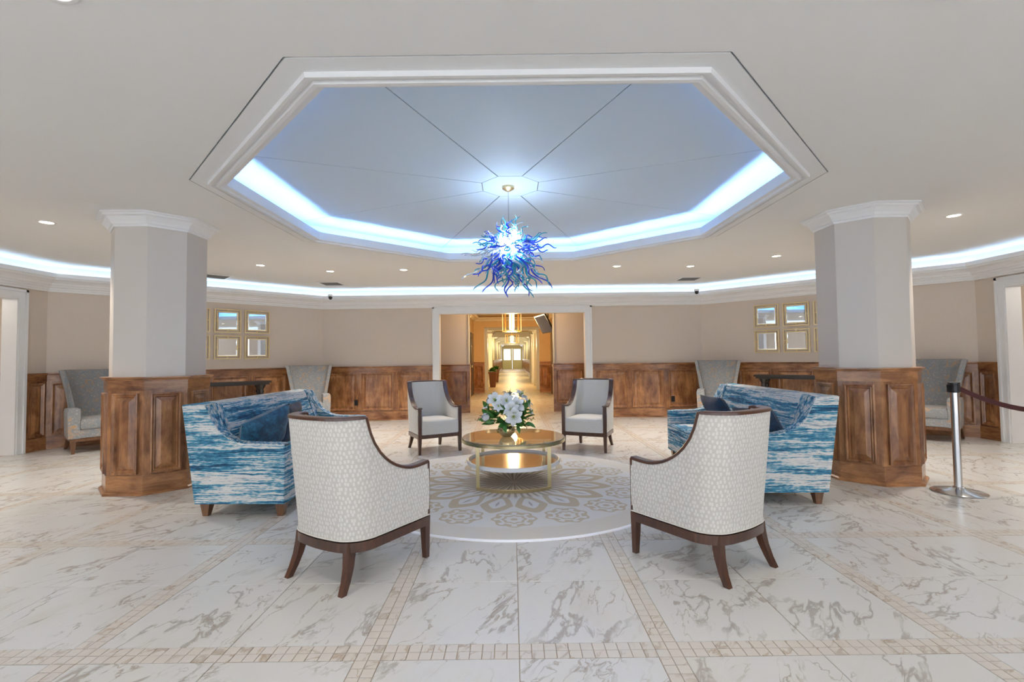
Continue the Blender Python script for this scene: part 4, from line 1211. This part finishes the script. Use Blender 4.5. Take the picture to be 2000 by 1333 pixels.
for hx, hy, hz, sc in HEADS:
    if hy < -0.08: dr = (hx * 0.8, -0.9, (hz - 0.25) * 3.2)
    else: dr = (hx, hy - 0.05, 0.5 * (hz - 0.05))
    f = bpy.data.objects.new('lily', None)
    b = B(); b.lathe([(0.004, 0.0), (0.012, 0.01), (0.008, 0.03), (0.003, 0.045)], 8)
    for k in range(6):
        a = k * PI / 3; b.tube([(0, 0, 0.01), (0.012 * math.cos(a), 0.012 * math.sin(a), 0.045), (0.02 * math.cos(a), 0.02 * math.sin(a), 0.06)], 0.002, 5)
    lily = make('lily', b, 'stamen', parent=t, loc=(hx, hy, hz)); lily.rotation_euler = orient(dr); lily.scale = (sc, sc, sc)
    bpy.data.objects.remove(f)
    for k in range(6):
        if p_src is None:
            p_src = make('petal', petal_mesh(), 'petal', parent=lily, smooth=80); p_src.rotation_euler = (0, 0, 0); p_src.scale = (1, 1, 1)
        else:
            inst(p_src, lily, (0, 0, 0.002 * (k % 2)), (rs.uniform(-0.15, 0.15), 0, k * PI / 3 + rs.uniform(-0.08, 0.08)), scale=(1.0 - 0.2 * (k % 2), 1, 1))
# white rose on the left
b = B(); 
for k, (r0, h) in enumerate(((0.042, 0.055), (0.033, 0.062), (0.022, 0.066), (0.012, 0.068))):
    b.lathe([(0.012, 0.0), (r0 * 0.9, 0.012), (r0, h * 0.6), (r0 * 0.86, h), (r0 * 0.82, h * 0.98), (r0 * 0.9, h * 0.55), (0.01, 0.014)], 12, caps=False, M=Matrix.Rotation(k * 0.4, 4, 'Z') @ Matrix.Rotation(0.05 * k, 4, 'X'))
o = make('rose', b, 'petal', parent=t, smooth=60, loc=(-0.205, -0.12, 0.20)); o.rotation_euler = (0.6, -0.5, 0)
# leaves
lf = None
for i in range(120):
    a = rs.uniform(0, 2 * PI) if i % 3 else rs.uniform(-PI, 0); el = rs.uniform(-0.45, 0.9); R_ = rs.uniform(0.07, 0.20)
    p = Vector((math.cos(a) * math.cos(el) * R_ * 1.15, math.sin(a) * math.cos(el) * R_ * 0.95, 0.20 + math.sin(el) * R_ * 0.95))
    if lf is None:
        b = B(); L = 0.10
        for k in range(5):
            u = k / 4; w_ = 0.026 * math.sin(PI * (0.08 + 0.88 * u)); zc = -0.03 * u * u
            b.v += [(-w_, L * u, zc + 0.006), (0, L * u, zc), (w_, L * u, zc + 0.006)]
        for k in range(4):
            for q in range(2): b.f.append((k * 3 + q, k * 3 + q + 1, k * 3 + q + 4, k * 3 + q + 3))
        lf = make('leaf', b, 'leaf', parent=t, smooth=80, loc=p); o = lf
    else: o = inst(lf, t, p)
    dd = (p - Vector((0, 0, 0.12))).normalized()
    dd = (dd + Vector((rs.uniform(-.5, .5), rs.uniform(-.5, .5), rs.uniform(-.6, .4)))).normalized()
    o.rotation_euler = (dd.to_track_quat('Y', 'Z').to_matrix() @ Matrix.Rotation(rs.uniform(-1.5, 1.5), 3, 'Y')).to_euler(); o.scale = [rs.uniform(0.8, 1.3)] * 3
# airy sprigs
for (ex, ey, ez, nl) in ((-0.33, -0.12, 0.19, 22), (-0.26, -0.10, 0.17, 16), (0.28, -0.08, 0.27, 20), (0.30, -0.02, 0.18, 20), (0.22, -0.14, 0.12, 18), (-0.10, -0.16, 0.06, 16), (-0.17, -0.10, 0.46, 8), (0.04, 0.02, 0.50, 10), (0.19, 0.0, 0.49, 10), (0.10, -0.18, 0.10, 14), (0.25, 0.03, 0.36, 14)):
    b = B(); st = Vector((0, 0, 0.13)); en = Vector((ex, ey, ez)); mid = (st + en) / 2 + Vector((0, 0, 0.05))
    cv = [st.lerp(mid, u).lerp(mid.lerp(en, u), u) for u in [k / 8 for k in range(9)]]
    b.tube(cv, 0.0018, 5)
    for k in range(nl):
        u = 0.4 + 0.6 * k / nl; c = st.lerp(mid, u).lerp(mid.lerp(en, u), u)
        d = Vector((rs.uniform(-1, 1), rs.uniform(-1, 1), rs.uniform(-1, 1))).normalized(); s_ = d.orthogonal().normalized() * 0.006
        c2 = c + d * rs.uniform(0.02, 0.04); b.add([c, (c + c2) / 2 + s_, c2, (c + c2) / 2 - s_], [(0, 1, 2, 3)])
    make('sprig', b, 'sprig', parent=t)

# ---- rope barrier
def stanchion(label, loc, rz):
    t = thing('stanchion', label, 'barrier post', loc, rz, None)
    b = B(); b.lathe([(0.002, 0.0), (0.20, 0.0), (0.205, 0.008), (0.195, 0.014), (0.10, 0.034), (0.045, 0.05), (0.038, 0.056), (0.002, 0.056)], 48); make('base', b, 'steel', parent=t, smooth=30)
    b = B(); b.lathe([(0.031, 0.05), (0.031, 0.93)], 32); make('post', b, 'steel', parent=t, smooth=30)
    b = B(); b.lathe([(0.033, 0.925), (0.036, 0.93), (0.036, 1.0), (0.034, 1.005)], 24); b.lathe([(0.046, 1.005), (0.046, 1.02), (0.03, 1.024)], 24); b.box(-0.06, -0.034, -0.02, 0.02, 0.93, 1.0); b.box(0.034, 0.05, -0.02, 0.02, 0.93, 1.0); make('belt_head', b, 'black', parent=t, smooth=30)
    return t
s1 = (4.13, 4.47); s2 = (6.72, 5.05)
az = math.atan2(s2[1] - s1[1], s2[0] - s1[0])
st1 = stanchion('steel barrier post with black head beside the right pillar', (s1[0], s1[1], 0), az)
copy_thing(st1, 'steel barrier post beyond the right edge, holding the far belt end', (s2[0], s2[1], 0), az)
b = B(); rg = []
dv = Vector((s2[0] - s1[0], s2[1] - s1[1])); Ld = dv.length; dv.normalize()
for k in range(21):
    u = k / 20; sdist = 0.052 + (Ld - 0.114) * u
    p = Vector(s1) + dv * sdist; z = 0.965 - 0.26 * 4 * u * (1 - u)
    rg.append([(p.x - dv.y * 0.001, p.y + dv.x * 0.001, z - 0.024), (p.x + dv.y * 0.001, p.y - dv.x * 0.001, z - 0.024), (p.x + dv.y * 0.001, p.y - dv.x * 0.001, z + 0.024), (p.x - dv.y * 0.001, p.y + dv.x * 0.001, z + 0.024)])
b.loft(rg); tag(make('barrier_belt', b, 'belt'), 'sagging maroon barrier belt stretched from the steel post', 'belt')

# ---- blown glass chandelier
CX, CY, CZ = -0.02, TC[1], 2.445
t = thing('glass_chandelier', 'burst of curling blue, aqua and clear glass hanging from the tray ceiling', 'chandelier', (CX, CY, CZ))
b = B(); b.lathe([(0.01, TRAYZ - CZ - 0.05), (0.025, TRAYZ - CZ - 0.045), (0.062, TRAYZ - CZ - 0.022), (0.066, TRAYZ - CZ), (0.01, TRAYZ - CZ)], 32); make('canopy', b, 'brass', parent=t, smooth=40)
b = B(); b.lathe([(0.005, 0.10), (0.005, TRAYZ - CZ - 0.04)], 8); make('rod', b, 'steel', parent=t)
MAT['core'] = emit('lit_glass_core', (0.85, 0.93, 1.0), 22.0)
MAT['cobalt'] = N('cobalt_glass').set(Base_Color=(0.010, 0.07, 0.75), Roughness=0.08, Transmission_Weight=0.25, Coat_Weight=0.5)
MAT['aqua'] = N('aqua_glass').set(Base_Color=(0.03, 0.42, 0.60), Roughness=0.08, Transmission_Weight=0.35, Coat_Weight=0.5)
MAT['clear'] = N('clear_glass').set(Base_Color=(0.85, 0.92, 0.98), Roughness=0.06, Transmission_Weight=0.7, Coat_Weight=0.5)
rc = random.Random(11)
b = B()
def knob(b, c, r):
    b.lathe([(r * 0.05, -r), (r * 0.7, -r * 0.7), (r, 0), (r * 0.7, r * 0.7), (r * 0.05, r)], 8, c)
knob(b, (0, 0, 0.0), 0.10)
for k in range(46):
    d = Vector((rc.gauss(0, 1), rc.gauss(0, 1), rc.gauss(0, 1))).normalized() * rc.uniform(0.09, 0.165)
    knob(b, tuple(d), rc.uniform(0.012, 0.026))
make('lit_core', b, 'core', parent=t, smooth=60)
light('POINT', 'chandelier_light', (0, 0, 0.14), 14, (0.62, 0.82, 1.0), parent=t, shadow_soft_size=0.10)
def tendril(L, amp, turns, rad, seed):
    r_ = random.Random(seed); b = B(); pts = []; rr = []
    ph = r_.uniform(0, 6.28)
    for k in range(23):
        u = k / 22; A = amp * min(1, u * 2.2)
        pts.append((A * math.sin(ph + turns * 2 * PI * u) - A * math.sin(ph) * (1 - u), A * 0.6 * math.cos(ph + turns * 2 * PI * u), L * (0.12 + 0.88 * u)))
        rr.append(rad * (1.5 - 0.9 * u) * (0.35 if k == 22 else 1))
    b.tube(pts, rr, 6); return b
shapes = {}
for mat in ('cobalt', 'aqua', 'clear'):
    for q in range(6):
        L = (0.30, 0.36, 0.42, 0.34, 0.46, 0.26)[q]
        shapes[(mat, q)] = [tendril(L, 0.022 + 0.004 * (q % 3), 1.6 + 0.5 * (q % 4), 0.0078, q * 7 + 1), None]
cnt = 0
for k in range(168):
    z = 1 - 2 * (k + 0.5) / 168; a = k * 2.39996
    rr_ = math.sqrt(1 - z * z); d = Vector((rr_ * math.cos(a), rr_ * math.sin(a), z))
    d = (d + Vector((rc.uniform(-.15, .15), rc.uniform(-.15, .15), rc.uniform(-.15, .15)))).normalized()
    if d.z > 0.62: sc = 0.55
    elif d.z > 0.2: sc = 0.85
    elif d.z > -0.5: sc = 0.95
    else: sc = 1.22
    mat = rc.choices(('cobalt', 'aqua', 'clear'), (0.40, 0.38, 0.22))[0]
    if d.y < -0.45 and abs(d.z) < 0.6 and rc.random() < 0.75: mat = 'clear'; sc *= 0.45
    q = rc.randrange(6); sh_ = shapes[(mat, q)]
    if sh_[1] is None: o = sh_[1] = make('glass_tendril', sh_[0], mat, parent=t, smooth=60)
    else: o = inst(sh_[1], t)
    dd = d + Vector((0, 0, -0.12))
    o.rotation_euler = dd.to_track_quat('Z', 'Y').to_euler(); o.scale = (sc ** 0.5 * 1.1, sc ** 0.5 * 1.1, sc * rc.uniform(0.9, 1.22))
    o.location = d * 0.04
